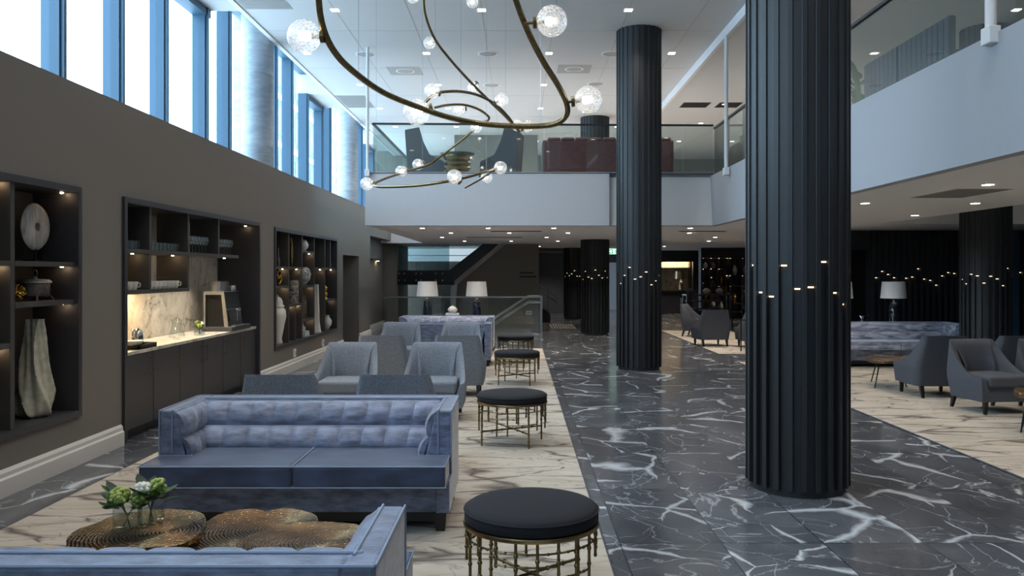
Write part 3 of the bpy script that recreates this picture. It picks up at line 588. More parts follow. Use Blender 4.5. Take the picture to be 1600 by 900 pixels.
tag(MB().lathe([(.055, 0), (.055, .07), (.05, .075)], 24, (-3.97, 11.34, 1.40)).build('steel_canister', 'steel', smooth=True), 'small steel canister on top of the coffee machine front', 'canister')
tr = thing('serving_tray', 'black serving tray on the left end of the marble worktop', 'tray', (-3.97, 8.5, .87)); MB().box(-.15, .13, -.2, .2, 0, .012).build('base', 'black_wood', tr)
MB().box(-.15, -.14, -.2, .2, 0, .045).box(.12, .13, -.2, .2, 0, .045).box(-.15, .13, -.2, -.19, 0, .045).box(-.15, .13, .19, .2, 0, .045).build('rim', 'black_wood', tr)
tag(MB().lathe([(.03, 0), (.04, .01), (.085, .05), (.1, .075), (.095, .075), (.07, .045), (.001, .015)], 28, (-3.93, 8.36, .882), cap=False).build('bowl', 'ceramic_white', smooth=True), 'white bowl on the black tray at the bar', 'bowl')
kt = thing('kettle', 'steel electric kettle on the black tray at the bar', 'kettle', (-3.99, 8.58, .882))
MB().lathe([(.06, 0), (.066, .01), (.052, .13), (.042, .165), (.02, .175), (.008, .19)], 24).build('body', 'chrome', kt, smooth=True); MB().prism([(.04, .16), (.09, .16), (.05, .12)], 'x', -.012, .012).build('spout', 'chrome', kt)
MB().tube(spline([(0, -.045, .16), (0, -.1, .17), (0, -.11, .1), (0, -.06, .05)], 6), .009, 8).build('handle', 'chrome', kt, smooth=True)
cf = thing('carafe', 'clear glass carafe in the middle of the marble worktop', 'carafe', (-4.1, 9.83, .87)); MB().lathe([(.09, 0), (.095, .02), (.06, .13), (.05, .18), (.065, .215), (.061, .215), (.047, .18), (.056, .13), (.088, .025)], 24, cap=False).build('bowl', 'tumbler_glass', cf, smooth=True)
MB().lathe([(.0, .215), (.05, .22), (.012, .24), (.0, .26)], 16, cap=False).build('stopper', 'tumbler_glass', cf, smooth=True)
# flowers ---------------------------------------------------------
def leaf_mb(mb, c, d, n, L_, W_):
    d = Vector(d).normalized(); n = Vector(n).normalized(); s = d.cross(n).normalized(); pr = [(0, 0), (.25, .8), (.55, 1), (.8, .7), (1, 0)]
    A = [mb.bm.verts.new(Vector(c) + d * L_ * t + s * W_ * wv * .5 + n * .12 * L_ * t * t) for t, wv in pr]; Bv = [mb.bm.verts.new(Vector(c) + d * L_ * t - s * W_ * wv * .5 + n * .12 * L_ * t * t) for t, wv in pr[1:-1]]
    mid = [mb.bm.verts.new(Vector(c) + d * L_ * t - n * .002) for t, _ in pr[1:-1]]
    mb.face([A[0], A[1], mid[0]]); mb.face([A[0], mid[0], Bv[0]])
    for i in range(2): mb.face([A[i + 1], A[i + 2], mid[i + 1], mid[i]]); mb.face([mid[i], mid[i + 1], Bv[i + 1], Bv[i]])
    mb.face([A[3], A[4], mid[2]]); mb.face([mid[2], A[4], Bv[2]])
def bouquet(label, loc, r, h, seed, white=False, scale=1):
    rnd = random.Random(seed); root = thing('flower_bouquet', label, 'flowers', loc); st = MB()
    tips = []
    for i in range(5):
        a = rnd.uniform(0, 2 * PI); t = Vector((math.cos(a) * r * rnd.uniform(.3, 1), math.sin(a) * r * rnd.uniform(.3, 1), h * rnd.uniform(.85, 1.2))); tips.append(t)
        st.tube([(-t.x * .3, -t.y * .3, .012), (t.x * .2, t.y * .2, h * .5), tuple(t)], .0025, 6)
    st.build('stems', 'leaf', root)
    for i, t in enumerate(tips[:4]):
        b = MB()
        for k in range(34):
            v = Vector((rnd.gauss(0, 1), rnd.gauss(0, 1), rnd.gauss(.2, 1))).normalized(); b.sph(t + v * .024 * scale, .009 * scale * rnd.uniform(.7, 1.2), 6, 4)
        b.sph(t, .022 * scale, 8, 6); b.build('bloom', 'petal_white' if (white and i == 0) else 'petal_green', root, smooth=True)
    for k in range(9):
        a = rnd.uniform(0, 2 * PI); lf = MB(); leaf_mb(lf, (math.cos(a) * r * .5, math.sin(a) * r * .5, h * rnd.uniform(.6, 1.05)), (math.cos(a), math.sin(a), rnd.uniform(-.3, .9)), (0, 0, 1), .07 * scale, .042 * scale)
        lf.build('leaf', 'leaf_dark' if k % 2 else 'leaf', root, smooth=True)
    return root
def ribbed_vase(label, loc, r, h):
    v = thing('glass_vase', label, 'vase', loc); rib = lambda a, z: 1 + .025 * math.cos(a * 22)
    MB().lathe([(r * .8, 0), (r * .97, .008), (r, .03), (r, h * .8), (r * .96, h), (r * .90, h), (r * .93, h * .8), (r * .93, .02), (.001, .014)], 66, mod=rib, cap=False).build('vessel', 'tumbler_glass', v, smooth=True)
    MB().lathe([(r * .88, .016), (r * .9, h * .5)], 24).build('water', 'pane', v, smooth=True); return v
ribbed_vase('round glass vase holding flowers on the bar worktop', (-4.0, 10.27, .87), .06, .10); bouquet('white and green flowers on the bar worktop', (-4.0, 10.27, .87), .075, .13, 3, True)
# --- objects in the niches
root = thing('stone_disc', 'grey marble disc with a hole on a stand, top of left niche', 'sculpture', (-4.0, 6.78, 1.74))
def disc(r0, r1, t, zc):
    mb = MB(); pr = [(r0, -t), (r0 + .02, -t * 1.2), (r1 - .02, -t), (r1, 0), (r1 - .02, t), (r0 + .02, t * 1.2), (r0, t)]; seg = 40; rings = []
    for i in range(seg):
        a = 2 * PI * i / seg; rings.append([mb.bm.verts.new((p[1], p[0] * math.cos(a), zc + p[0] * math.sin(a))) for p in pr])
    for i in range(seg):
        A, B_ = rings[i], rings[(i + 1) % seg]
        for k in range(len(pr)): mb.face([A[k], A[(k + 1) % len(pr)], B_[(k + 1) % len(pr)], B_[k]])
    return mb
disc(.035, .195, .022, .29).build('disc', 'stone_disc', root, smooth=True); MB().box(-.05, .05, -.08, .08, 0, .015).tube([(0, 0, .015), (0, 0, .11)], .012).build('stand', 'black_metal', root)
root = thing('lidded_casket', 'oval bronze casket with a ring handle on the left niche shelf', 'box', (-4.0, 6.78, 1.42)); q = lambda a, z: 1 - .22 * abs(math.cos(a))
MB().lathe([(.14, .035), (.165, .05), (.17, .17), (.16, .18)], 32, mod=q).build('body', 'old_bronze', root, smooth=True); MB().lathe([(.185, .18), (.19, .195), (.16, .215), (.03, .225), (.02, .25)], 32, mod=q).build('lid', 'stone_disc', root, smooth=True)
MB().tube([(0, .035 * math.cos(a), .28 + .035 * math.sin(a)) for a in [2 * PI * i / 20 for i in range(20)]], .005, 6, True).build('ring_handle', 'old_bronze', root)
for sx in (-1, 1):
    for sy in (-1, 1): MB().tube([(sx * .09, sy * .12, .045), (sx * .11, sy * .15, 0)], .01, 6).build('foot', 'old_bronze', root)
root.matrix_basis = T(-4.0, 6.78, 1.42) @ Matrix.Scale(.8, 4)
root = MB(); rnd = random.Random(5)
for i in range(46):
    v = Vector((rnd.gauss(0, 1), rnd.gauss(0, 1), rnd.gauss(0, 1))).normalized(); root.tube([(0, 0, .075), tuple(Vector((0, 0, .075)) + v * .06)], [.004, .003], 5); root.sph(Vector((0, 0, .075)) + v * .062, .007, 6, 4)
root.sph((0, 0, .075), .02, 10, 8); o = root.build('spiky_ornament', 'gold', smooth=True); o.location = (-3.9, 6.36, 1.42); tag(o, 'small spiky gold ball beside the bronze casket', 'ornament')
def twist(a, z): w_ = a * 5 + 5.5 * math.sin(z * 3.0) ; return 1 + .17 * (1 - 2 * abs(math.sin(w_ / 2)) ** .7) + .06 * math.cos(9 * a + z * 7)
_pz = [(.09, 0), (.125, .03), (.135, .1), (.13, .2), (.112, .32), (.10, .42), (.09, .52), (.08, .62), (.072, .72), (.066, .80)]
_pv = spline([(r_, z_, 0) for r_, z_ in _pz], 4); prof = [(v_.x, v_.y) for v_ in _pv] + [(.05, .80), (.055, .6), (.08, .1)]
o = MB().lathe(prof, 110, mod=twist, cap=False).build('twisted_vase', 'ceramic_vase', smooth=True); o.location = (-3.98, 6.74, .467); tag(o, 'tall pale ceramic vase with twisting folds in the left niche', 'vase')
def lathe_thing(name, mat_, prof, loc, lab, cat, seg=32, mod=None, sc=(1, 1, 1)):
    o = MB().lathe(prof, seg, mod=mod, cap=False).build(name, mat_, smooth=True); o.location = loc; o.scale = sc; return tag(o, lab, cat)
jr = thing('ginger_jar', 'large white ginger jar at the bottom left of the far niche', 'jar', (-3.93, 13.36, .492)); MB().lathe([(.09, 0), (.1, .02), (.08, .08), (.13, .3), (.165, .45), (.15, .55), (.10, .6), (.09, .62)], 32).build('jar_body', 'ceramic_white', jr, smooth=True)
jr.matrix_basis = jr.matrix_basis @ Matrix.Diagonal((.86, .86, 1, 1))
MB().lathe([(.13, .60), (.13, .615), (.10, .64), (.1, .68), (.07, .74), (.015, .77), (.02, .79), (.001, .8)], 32).build('lid', 'ceramic_white', jr, smooth=True)
o = MB().tube(spline([(0, -.06, .01), (0, .05, .03), (.02, .09, .1), (0, .02, .14), (0, -.07, .16), (0, -.06, .26), (0, .03, .28), (0, .06, .2), (.02, 0, .15), (0, -.08, .1)], 6), .024, 8).build('knot_sculpture', 'gold', smooth=True); o.location = (-3.9, 13.33, 1.45); tag(o, 'gold knotted sculpture above the ginger jar', 'sculpture')
lathe_thing('dark_bottle', 'old_bronze', [(.02, 0), (.03, .05), (.03, .12), (.01, .16), (.01, .3), (.001, .31)], (-3.9, 13.3, 1.75), 'slim dark bottle in the top left compartment of the far niche', 'bottle')
o = MB().prism([(-.02, 0), (.05, .1), (.06, .25), (.0, .42), (-.06, .5), (-.03, .35), (-.04, .15)], 'x', -.02, .02).build('crescent_sculpture', 'gold', bevel=.012); o.location = (-3.9, 14.08, 1.76); tag(o, 'tall gold crescent sculpture in the far niche', 'sculpture')
lathe_thing('patterned_vase', 'pattern_pot', [(.001, 0), (.1, 0), (.105, .02), (.11, .2), (.105, .38), (.09, .4), (.085, .38), (.09, .1)], (-3.92, 14.2, 1.12), 'grey patterned cylinder vase in the middle of the far niche', 'vase')
lathe_thing('round_vase', 'ceramic_white', [(.001, 0), (.05, 0), (.1, .07), (.105, .12), (.07, .19), (.03, .21), (.025, .2)], (-3.92, 14.88, 2.04), 'round white vase in the top compartment of the far niche', 'vase')
lathe_thing('striped_vase', 'zebra_pot', [(.001, 0), (.04, 0), (.11, .1), (.13, .2), (.1, .3), (.06, .33), (.05, .31)], (-3.94, 14.98, 1.42), 'black and white streaked vase in the far niche', 'vase', mod=lambda a, z: 1 + .12 * math.cos(2 * a))
lathe_thing('grey_bottle', 'old_bronze', [(.001, 0), (.06, 0), (.07, .03), (.07, .3), (.05, .36), (.05, .42), (.045, .42)], (-3.9, 14.82, .82), 'grey cylinder bottle low in the far niche', 'bottle')
lathe_thing('white_ornament', 'ceramic_white', [(.001, 0), (.06, 0), (.07, .05), (.03, .1), (.035, .14), (.001, .17)], (-3.93, 14.86, .60), 'small white ornament on the books in the far niche', 'ornament')
for i in range(3): tag(MB().box(-4.04, -3.82, 14.68 + .01 * i, 15.0 - .02 * i, .495 + i * .034, .527 + i * .034).build('book', ['book_blue', 'ceramic_white', 'book_blue'][i], bevel=.003), ['bottom pale blue book of the stack in the far niche', 'middle white book of the stack in the far niche', 'top pale blue book of the stack in the far niche'][i], 'book', 'stacked books in the far niche')
o = MB().lathe([(.09, 0), (.08, .05), (.06, .2), (.055, .5), (.045, .9), (.04, .93), (.03, .9)], 48, mod=lambda a, z: 1 + .25 * math.cos(3 * a + z * 2) * (.4 + z), cap=False).build('carved_column', 'ceramic_white', smooth=True); o.location = (-3.92, 15.88, .495); tag(o, 'tall white carved sculpture standing in the far niche', 'sculpture')
lathe_thing('gold_figure', 'gold', [(.001, 0), (.05, 0), (.02, .04), (.05, .1), (.02, .16), (.045, .22), (.001, .27)], (-3.9, 16.55, 1.12), 'small gold figure right of the white carved sculpture', 'figurine')
lathe_thing('small_white_vase', 'ceramic_white', [(.001, 0), (.03, 0), (.09, .1), (.095, .18), (.04, .26), (.05, .29), (.04, .28)], (-3.9, 16.7, .495), 'small white vase at the bottom right of the far niche', 'vase')
lathe_thing('drop_vase', 'old_bronze', [(.001, 0), (.03, 0), (.045, .05), (.012, .16), (.008, .3), (.001, .31)], (-3.9, 16.92, 1.75), 'slim drop shaped vase at the top right of the far niche', 'vase')
# ================================================ SOFAS
def tuft(mb, A, B, C, D, nu, nv, depth, nrm, res=7, th=.04):
    """A,B bottom left/right; C,D top left/right; puffed front and closed rim"""
    A, B, C, D, nrm = map(Vector, (A, B, C, D, nrm)); nrm.normalize()
    def fn(u, v):
        p = A.lerp(B, u).lerp(C.lerp(D, u), v); su = abs(math.sin(PI * u * nu)) ** .3; sv = abs(math.sin(PI * v * nv)) ** .5
        return p + nrm * (depth * (su * .38 + .62) * sv)
    g = mb.grid(fn, nu * res, nv * res)
    rim = [g[i][0] for i in range(len(g))] + [g[-1][j] for j in range(1, len(g[0]))] + [g[i][-1] for i in range(len(g) - 2, -1, -1)] + [g[0][j] for j in range(len(g[0]) - 2, 0, -1)]
    low = [mb.bm.verts.new(v.co - nrm * th) for v in rim]; n = len(rim)
    for i in range(n): mb.face([rim[i], rim[(i + 1) % n], low[(i + 1) % n], low[i]])
    mb.face(low)
def sofa(label, loc, rz, W=1.9, vel='velvet', seat='velvet_seat', cols=10):
    r = thing('blue_velvet_sofa' if vel == 'velvet' else 'silver_velvet_sofa', label, 'sofa', loc, rz); h = W / 2; H = .74
    MB().box(-h + .02, h - .02, -.79, -.02, .115, .313).build('base', vel, r, bevel=.012)
    MB().box(-h + .05, h - .05, -.76, -.06, .05, .11).build('plinth', 'black_wood', r)
    MB().prism([(0, .11), (0, H), (-.11, H), (-.40, .33), (-.40, .11)], 'x', -h + .10, h - .10).build('backrest', vel, r, bevel=.014)
    pd = MB(); tuft(pd, (-h + .17, -.44, .43), (h - .17, -.44, .43), (-h + .12, -.155, H - .01), (h - .12, -.155, H - .01), cols, 2, .055, (0, -.73, .68)); pd.build('tufted_back_pad', vel, r, smooth=True)
    MB().tube([(-h + .06, -.125, H + .001), (h - .06, -.125, H + .001)], .006, 6).tube([(-h + .005, -.004, H), (h - .005, -.004, H)], .006, 6).build('back_piping', 'piping', r)
    for s in (-1, 1):
        MB().prism([(s * h, .11), (s * h, H), (s * (h - .105), H), (s * (h - .20), .30), (s * (h - .20), .11)], 'y', -.66, 0).build('arm', vel, r, bevel=.014)
        MB().box(min(s * h, s * (h - .09)), max(s * h, s * (h - .09)), -.80, -.64, .11, .32).build('arm_foot', vel, r, bevel=.01)
        p2 = MB(); x0 = s * (h - .195); x1 = s * (h - .105)
        q = [(x0, -.655, .40), (x0, -.38, .40), (x1, -.655, H - .012), (x1, -.12, H - .012)]
        tuft(p2, q[0], q[1], q[2], q[3], 2, 2, .05, (-s, 0, .22), 7, .03); p2.build('arm_pad', vel, r, smooth=True)
        MB().tube([(s * (h - .085), -.10, H + .001), (s * (h - .085), -.665, H + .001), (s * (h - .085), -.665, .46)], .006, 6).tube([(s * h, -.01, H), (s * h, -.66, H), (s * h, -.66, .33)], .005, 6).build('arm_piping', 'piping', r)
    for s in (-1, 1):
        pts = [(s * .004, -.40), (s * (h - .21), -.40), (s * (h - .21), -.675), (s * (h - .01), -.675), (s * (h - .01), -.985), (s * .004, -.985)]
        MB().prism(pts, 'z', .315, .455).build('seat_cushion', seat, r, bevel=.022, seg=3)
        t = MB()
        for z in (.322, .450): t.tube([(x + (.003 if False else 0), y, z) for x, y in pts], .005, 6, True)
        t.build('cushion_piping', 'piping', r)
        for yy in (-.77, -.05): MB().prism([(s * (h - .085), 0), (s * (h - .03), 0), (s * (h - .02), .11), (s * (h - .10), .11)], 'y', yy - .03, yy + .03).build('leg', 'black_wood', r)
    return r
sofa('blue tufted velvet sofa facing the camera behind the bronze tables', (-1.387, 5.99, .012), 0)
sofa('blue velvet sofa cut off at the bottom, its back nearest the camera', (-1.387, 2.50, .012), PI)
sofa('blue velvet sofa seen from behind, beyond the grey armchairs', (-1.43, 14.3, .012), PI)
sofa('farthest blue velvet sofa, facing the camera in front of the lamps', (-1.45, 17.15, .012), 0)
sofa('silvery velvet sofa facing the camera against the right-hand lounge lamps', (6.55, 14.98, .012), 0, 2.5, 'velvet_silver', 'velvet_silver', 5)
# ================================================ ARMCHAIRS
def armchair(label, loc, rz, m_='tweed', m2='tweed'):
    r = thing('armchair', label, 'armchair', loc, rz, None)
    W, D, H, zb = .36, .68, .82, .15
    path = []; N1 = 12
    for i in range(N1 + 1): path.append((-W, -D + i * (D - .08) / N1))
    for i in range(1, 5): a = PI - i * PI / 2 / 5; path.append((-W + .07 + .07 * math.cos(a), -.08 + .08 * math.sin(a)))
    for i in range(9): path.append((-W + .07 + i * (2 * W - .14) / 8, 0))
    for i in range(1, 5): a = PI / 2 - i * PI / 2 / 5; path.append((W - .07 + .07 * math.cos(a), -.08 + .08 * math.sin(a)))
    for i in range(N1 + 1): path.append((W, -.08 - i * (D - .08) / N1))
    def top(x, y):
        t = min(1, max(0, (-y - .05) / (D - .12))); return .43 + (H - .43) * (1 - t) ** 2.3 if -y > .05 else H
    def pos(x, y, z):
        k = max(0, (z - .40) / (H - .40)); s = 1 - .21 * k ** 1.1 - .07 * max(0, (.4 - z) / .25); yy = y * (1 - .0 * k) + .05 * k - .05 * max(0, (.4 - z) / .25) * (1 if y > -.3 else -.3)
        return Vector((x * s, yy, z))
    mb = MB(); nz = 9; outer = []; inner = []
    for idx, (x, y) in enumerate(path):
        a = Vector(path[max(idx - 1, 0)]); b = Vector(path[min(idx + 1, len(path) - 1)]); d = (b - a).normalized(); n = Vector((d.y, -d.x)); tt = top(x, y); th = .085
        if idx in (0, len(path) - 1): pass
        co, ci = [], []
        for j in range(nz + 1):
            z = zb + (tt - zb) * j / nz; f = 1.0
            co.append(mb.bm.verts.new(pos(x, y, z))); e = max(0, min(1, (tt - z) / .30)); t2_ = .042 + .075 * e ** .7; cr = .10 * e * max(0, 1 - abs(abs(x) - W) / .22) * max(0, 1 + y / .25); p = pos(x + n.x * t2_ - math.copysign(cr, x), y + n.y * t2_ - cr, z); 
            if j == nz: p.z -= .012
            ci.append(mb.bm.verts.new(p))
        outer.append(co); inner.append(ci)
    for i in range(len(path) - 1):
        for j in range(nz):
            mb.face([outer[i][j], outer[i + 1][j], outer[i + 1][j + 1], outer[i][j + 1]]); mb.face([inner[i][j], inner[i][j + 1], inner[i + 1][j + 1], inner[i + 1][j]])
        mb.face([outer[i][nz], outer[i + 1][nz], inner[i + 1][nz], inner[i][nz]]); mb.face([outer[i][0], inner[i][0], inner[i + 1][0], outer[i + 1][0]])
    for i in (0, -1):
        for j in range(nz): mb.face([outer[i][j], outer[i][j + 1], inner[i][j + 1], inner[i][j]])
    sh = mb.build('shell', m_, r, smooth=True)
    b_ = sh.modifiers.new('bevel', 'BEVEL'); b_.width = .016; b_.segments = 3; b_.limit_method = 'ANGLE'; b_.angle_limit = .9
    MB().prism([(-.26, -.66), (.26, -.66), (.245, -.08), (-.245, -.08)], 'z', zb, .32).build('seat_base', m2, r)
    MB().prism([(-.268, -.70), (.268, -.70), (.268, -.10), (-.268, -.10)], 'z', .315, .445).build('seat_cushion', m_, r, bevel=.03, seg=4)
    for s in (-1, 1):
        for yy, lean in ((-.62, 0), (-.07, .05)):
            x = s * .27; mb = MB(); A = [(x - .025, yy - .025), (x + .025, yy - .025), (x + .025, yy + .025), (x - .025, yy + .025)]
            t_ = [mb.bm.verts.new((p[0], p[1], zb + .01)) for p in A]; l_ = [mb.bm.verts.new((x + (p[0] - x) * .62, yy + lean + (p[1] - yy) * .62, 0)) for p in A]
            mb.face(t_); mb.face(l_[::-1])
            for i in range(4): mb.face([t_[i], l_[i], l_[(i + 1) % 4], t_[(i + 1) % 4]])
            mb.build('leg', 'black_wood', r)
    return r
ac = armchair('grey armchair seen from behind just over the left half of the front sofa', (-1.93, 6.62, .012), PI); tree = [(c, kids(c)) for c in kids(ac)]
G1 = 'grey armchairs of the left lounge'; ac['group'] = G1
for lab, loc, rz in (('grey armchair seen from behind just over the right half of the front sofa', (-1.0, 6.62, .012), PI), ('light grey armchair facing the camera, left one behind the front sofa', (-1.945, 9.62, .012), 0), ('light grey armchair facing the camera, right one behind the front sofa', (-.95, 9.62, .012), 0),
                     ('dark-backed grey armchair facing away in the second cluster, left one', (-1.80, 10.72, .012), PI), ('dark-backed grey armchair facing away in the second cluster, right one', (-.80, 10.72, .012), PI),
                     ('grey armchair facing the camera right before the far sofa back, left one', (-1.92, 13.55, .012), 0), ('grey armchair facing the camera right before the far sofa back, right one', (-.94, 13.55, .012), 0)):
    copy_thing(ac, lab, loc, rz, G1, tree)
G2 = 'grey armchairs of the right lounge'
ad = armchair('dark grey armchair facing the silvery sofa, its low side to the left', (5.55, 10.67, .012), PI, 'tweed_dark', 'tweed_dark'); ad['group'] = G2; t2 = [(c, kids(c)) for c in kids(ad)]
for lab, loc, rz in (('dark grey armchair with open seat towards the camera on the right rug', (5.57, 10.08, .012), .12), ('dark grey armchair seen from behind at the right edge', (6.55, 10.67, .012), PI), ('grey armchair facing the camera, cut off by the right edge', (6.45, 10.08, .012), -.1)):
    copy_thing(ad, lab, loc, rz, G2, t2)
G3 = 'dark armchairs beyond the columns'
for lab, loc, rz in (('grey armchair turned right on the far rug between the two columns', (4.32, 21.3, .012), PI / 2 - .5), ('dark armchair seen from behind on the far rug, left of the pair', (4.36, 18.1, .012), PI + .1), ('dark armchair seen from behind on the far rug, right of the pair', (5.2, 17.7, .012), PI)):
    copy_thing(ad, lab, loc, rz, G3, t2)
copy_thing(ad, 'dark dining armchair standing by the lit far bar niche', (5.35, 26.6, 0), PI / 2, G3, t2)
# ================================================ ROUND STOOLS
def stool(label, loc, rz=0):
    r = thing('round_stool', label, 'stool', loc, rz, 'round stools along the rug edge'); R = .335
    MB().lathe([(.001, .408), (R - .012, .408), (R, .418), (R, .458), (R - .003, .468), (R - .02, .482), (R - .08, .492), (.18, .498), (.001, .5)], 56, cap=False).build('cushion', 'navy_cloth', r, smooth=True)
    MB().tube([(R * math.cos(a), R * math.sin(a), .464) for a in [2 * PI * i / 56 for i in range(56)]], .0045, 6, True).build('piping', 'navy_cloth', r)
    MB().lathe([(R - .03, .388), (R + .004, .388), (R + .006, .398), (R + .002, .408), (R - .03, .408)], 56, cap=False).build('ring', 'brass', r, smooth=True)
    def bamboo(mb, p, q, rad, k=4):
        p = Vector(p); q = Vector(q); mb.tube([p, q], rad, 8); d = (q - p).normalized()
        for i in range(1, k + 1):
            c = p.lerp(q, i / (k + 1)); mb.tube([c - d * .009, c - d * .004, c + d * .004, c + d * .009], [rad, rad * 1.5, rad * 1.5, rad], 8)
    hs = {0: 0, 4: 0, 8: 0, 12: 0, 16: 0}
    n = 20
    for i in range(n):
        a = 2 * PI * i / n + .5; c, s_ = math.cos(a), math.sin(a); q = i % 5
        if q == 0: mb = MB(); bamboo(mb, (c * (R - .012), s_ * (R - .012), .39), (c * (R - .008), s_ * (R - .008), 0), .0085, 5); mb.build('leg', 'antique_brass', r, smooth=True)
        else:
            L_ = {1: .12, 2: .19, 3: .26, 4: .15}[q] if (i // 5) % 2 == 0 else {1: .22, 2: .10, 3: .17, 4: .25}[q]
            mb = MB(); bamboo(mb, (c * (R - .012), s_ * (R - .012), .39), (c * (R - .012), s_ * (R - .012), .39 - L_), .0075, 2); mb.sph((c * (R - .012), s_ * (R - .012), .39 - L_), .0095, 8, 6, (1, 1, 1.4)); mb.build('drop_bar', 'antique_brass', r, smooth=True)
    for z, segs in ((.335, ((0, 20),)), (.275, ((1, 4), (6, 8), (11, 14), (17, 19))), (.22, ((3, 5), (13, 16)))):
        for a0, a1 in segs:
            pts = [((R - .012) * math.cos(2 * PI * t / n + .5), (R - .012) * math.sin(2 * PI * t / n + .5), z) for t in [a0 + (a1 - a0) * k / 24 for k in range(25)]]
            mb = MB(); mb.tube(pts[:-1] if a1 - a0 == 20 else pts, .005, 6, a1 - a0 == 20)
            for k in range(a0, a1): t = k + .5; mb.sph(((R - .012) * math.cos(2 * PI * t / n + .5), (R - .012) * math.sin(2 * PI * t / n + .5), z), .008, 8, 6)
            mb.build('hoop', 'antique_brass', r, smooth=True)
    for k in (0, 5):
        a = 2 * PI * k / n + .5; p = ((R - .01) * math.cos(a), (R - .01) * math.sin(a), .135); mb = MB(); bamboo(mb, p, (-p[0], -p[1], .135), .0085, 5); mb.build('stretcher', 'antique_brass', r, smooth=True)
    return r
s0 = stool('nearest round dark stool with bamboo style brass legs', (.065, 4.1, .012), .2); ts = [(c, kids(c)) for c in kids(s0)]
for lab, loc, rz in (('round dark stool beside the right arm of the front blue sofa', (-.06, 7.9, .012), 0), ('round dark stool beside the grey armchairs, third from the camera', (-.02, 12.1, .012), .1), ('farthest round dark stool beside the far blue sofas', (-.05, 15.1, .012), .3)):
    copy_thing(s0, lab, loc, rz, None, ts)
# ================================================ BRONZE SLAB TABLES
def slab(label, pix, z, legs, th=.03, cat='coffee table', scale=None):
    pts = [ON(px, py, z) for px, py in pix]; c = sum(pts, Vector()) / len(pts); r = thing('bronze_table', label, cat, (c.x, c.y, .012), 0, None)
    sp = spline([p - Vector((c.x, c.y, 0)) for p in pts], 6, True); rr = random.Random(len(pix)); n = len(sp)
    sp = [Vector((p.x * (1 + .008 * rr.uniform(-1, 1)), p.y * (1 + .008 * rr.uniform(-1, 1)), 0)) for p in sp]
    MB().prism([(p.x, p.y) for p in sp], 'z', z - .012 - th, z - .012).build('table_top', 'bronze_ring', r, bevel=.006)
    for a, b in legs: MB().tube([(a * .55, b * .55, z - .012 - th), (a, b, 0)], [.011, .008], 8).build('leg', 'black_metal', r)
    return r
slab('ring grained bronze table top under the two flower vases', [(103, 843), (120, 827), (150, 817), (180, 805), (250, 795), (300, 797), (318, 803), (322, 815), (314, 832), (285, 848), (220, 857), (150, 865), (112, 860)], .42, [(-.2, -.12), (.0, .2), (.2, -.1)])
slab('middle bronze table top with ring grain, lowest of the three', [(282, 850), (300, 838), (322, 815), (350, 800), (395, 794), (418, 798), (445, 793), (485, 800), (497, 812), (470, 830), (420, 848), (350, 862), (300, 858)], .38, [(-.2, -.15), (.0, .2), (.2, -.12)])
slab('right bronze table top with ring grain beside the sofa arm', [(370, 852), (385, 838), (430, 822), (480, 814), (520, 815), (562, 820), (566, 835), (545, 855), (500, 868), (440, 872), (390, 868)], .43, [(-.2, -.12), (.0, .2), (.22, -.1)])
slab('bronze slab table between the silvery sofa and the dark armchair', [(1352, 557), (1370, 554), (1400, 556), (1422, 559), (1410, 563), (1380, 565), (1358, 562)], .42, [(-.25, -.2), (.0, .5), (.25, -.1)])
slab('bronze slab table cut off by the right edge', [(1585, 606), (1600, 601), (1640, 600), (1660, 605), (1640, 613), (1600, 614), (1586, 611)], .45, [(-.2, -.1), (.0, .2), (.2, -.1)], .05)
va = ON(199, 826, .42); vb = ON(236, 817, .42)
ribbed_vase('left ribbed glass vase of the two on the bronze table', (va.x, va.y, .421), .063, .125); bouquet('green blooms and round leaves in the left table vase', (va.x, va.y, .421), .065, .15, 11, False, 1.45)
ribbed_vase('right ribbed glass vase of the two on the bronze table', (vb.x, vb.y, .421), .060, .135); bouquet('green and white blooms in the right table vase', (vb.x, vb.y, .421), .065, .165, 19, True, 1.4)
# ================================================ CONSOLES, LAMPS
def console(label, x0, x1, y0, y1, h):
    r = thing('console_table', label, 'console table', ((x0 + x1) / 2, y0, 0)); MB().box(x0, x1, y0, y1, h - .04, h).build('table_top', 'black_wood', r, world=True, bevel=.004); MB().box(x0 + .05, x1 - .05, y0 + .03, y1 - .03, .12, .15).build('lower_shelf', 'black_wood', r, world=True)
    for x in (x0 + .03, x1 - .03):
        for y in (y0 + .03, y1 - .03): MB().box(x - .025, x + .025, y - .025, y + .025, 0, h - .04).build('leg', 'black_wood', r, world=True)
console('black console table behind the farthest blue sofa', -2.35, -.5, 17.25, 17.65, .70); console('black console table behind the silvery sofa', 5.4, 7.7, 15.15, 15.55, .72)
def lamp(label, loc, base='lamp_glass', rt=.2, rb=.23, sm='shade_white', glow=None):
    r = thing('table_lamp', label, 'table lamp', loc); f = lambda a, z: 1 + .05 * math.cos(8 * a) * (1 if int(z * 40) % 2 else -1)
    MB().lathe([(.09, 0), (.10, .015), (.095, .03), (.085, .2), (.075, .34), (.05, .365), (.02, .37)], 48, mod=f).build('lamp_base', base, r, smooth=True); MB().lathe([(.02, .37), (.03, .385), (.03, .4), (.01, .41), (.01, .5)], 16).build('neck', 'chrome', r, smooth=True)
    MB().lathe([(rb, .45), (rt, .76), (rt - .005, .76), (rb - .005, .45)], 40, cap=False).build('lamp_shade', sm, r, smooth=True); MB().sph((0, 0, .56), .03, 12, 8).build('bulb', 'table_lamp_e', r, smooth=True); return r
lamp('white shaded lamp on the far console, left of the pair', (-1.94, 17.45, .70)); lamp('white shaded lamp on the far console, right of the pair', (-.89, 17.45, .70))
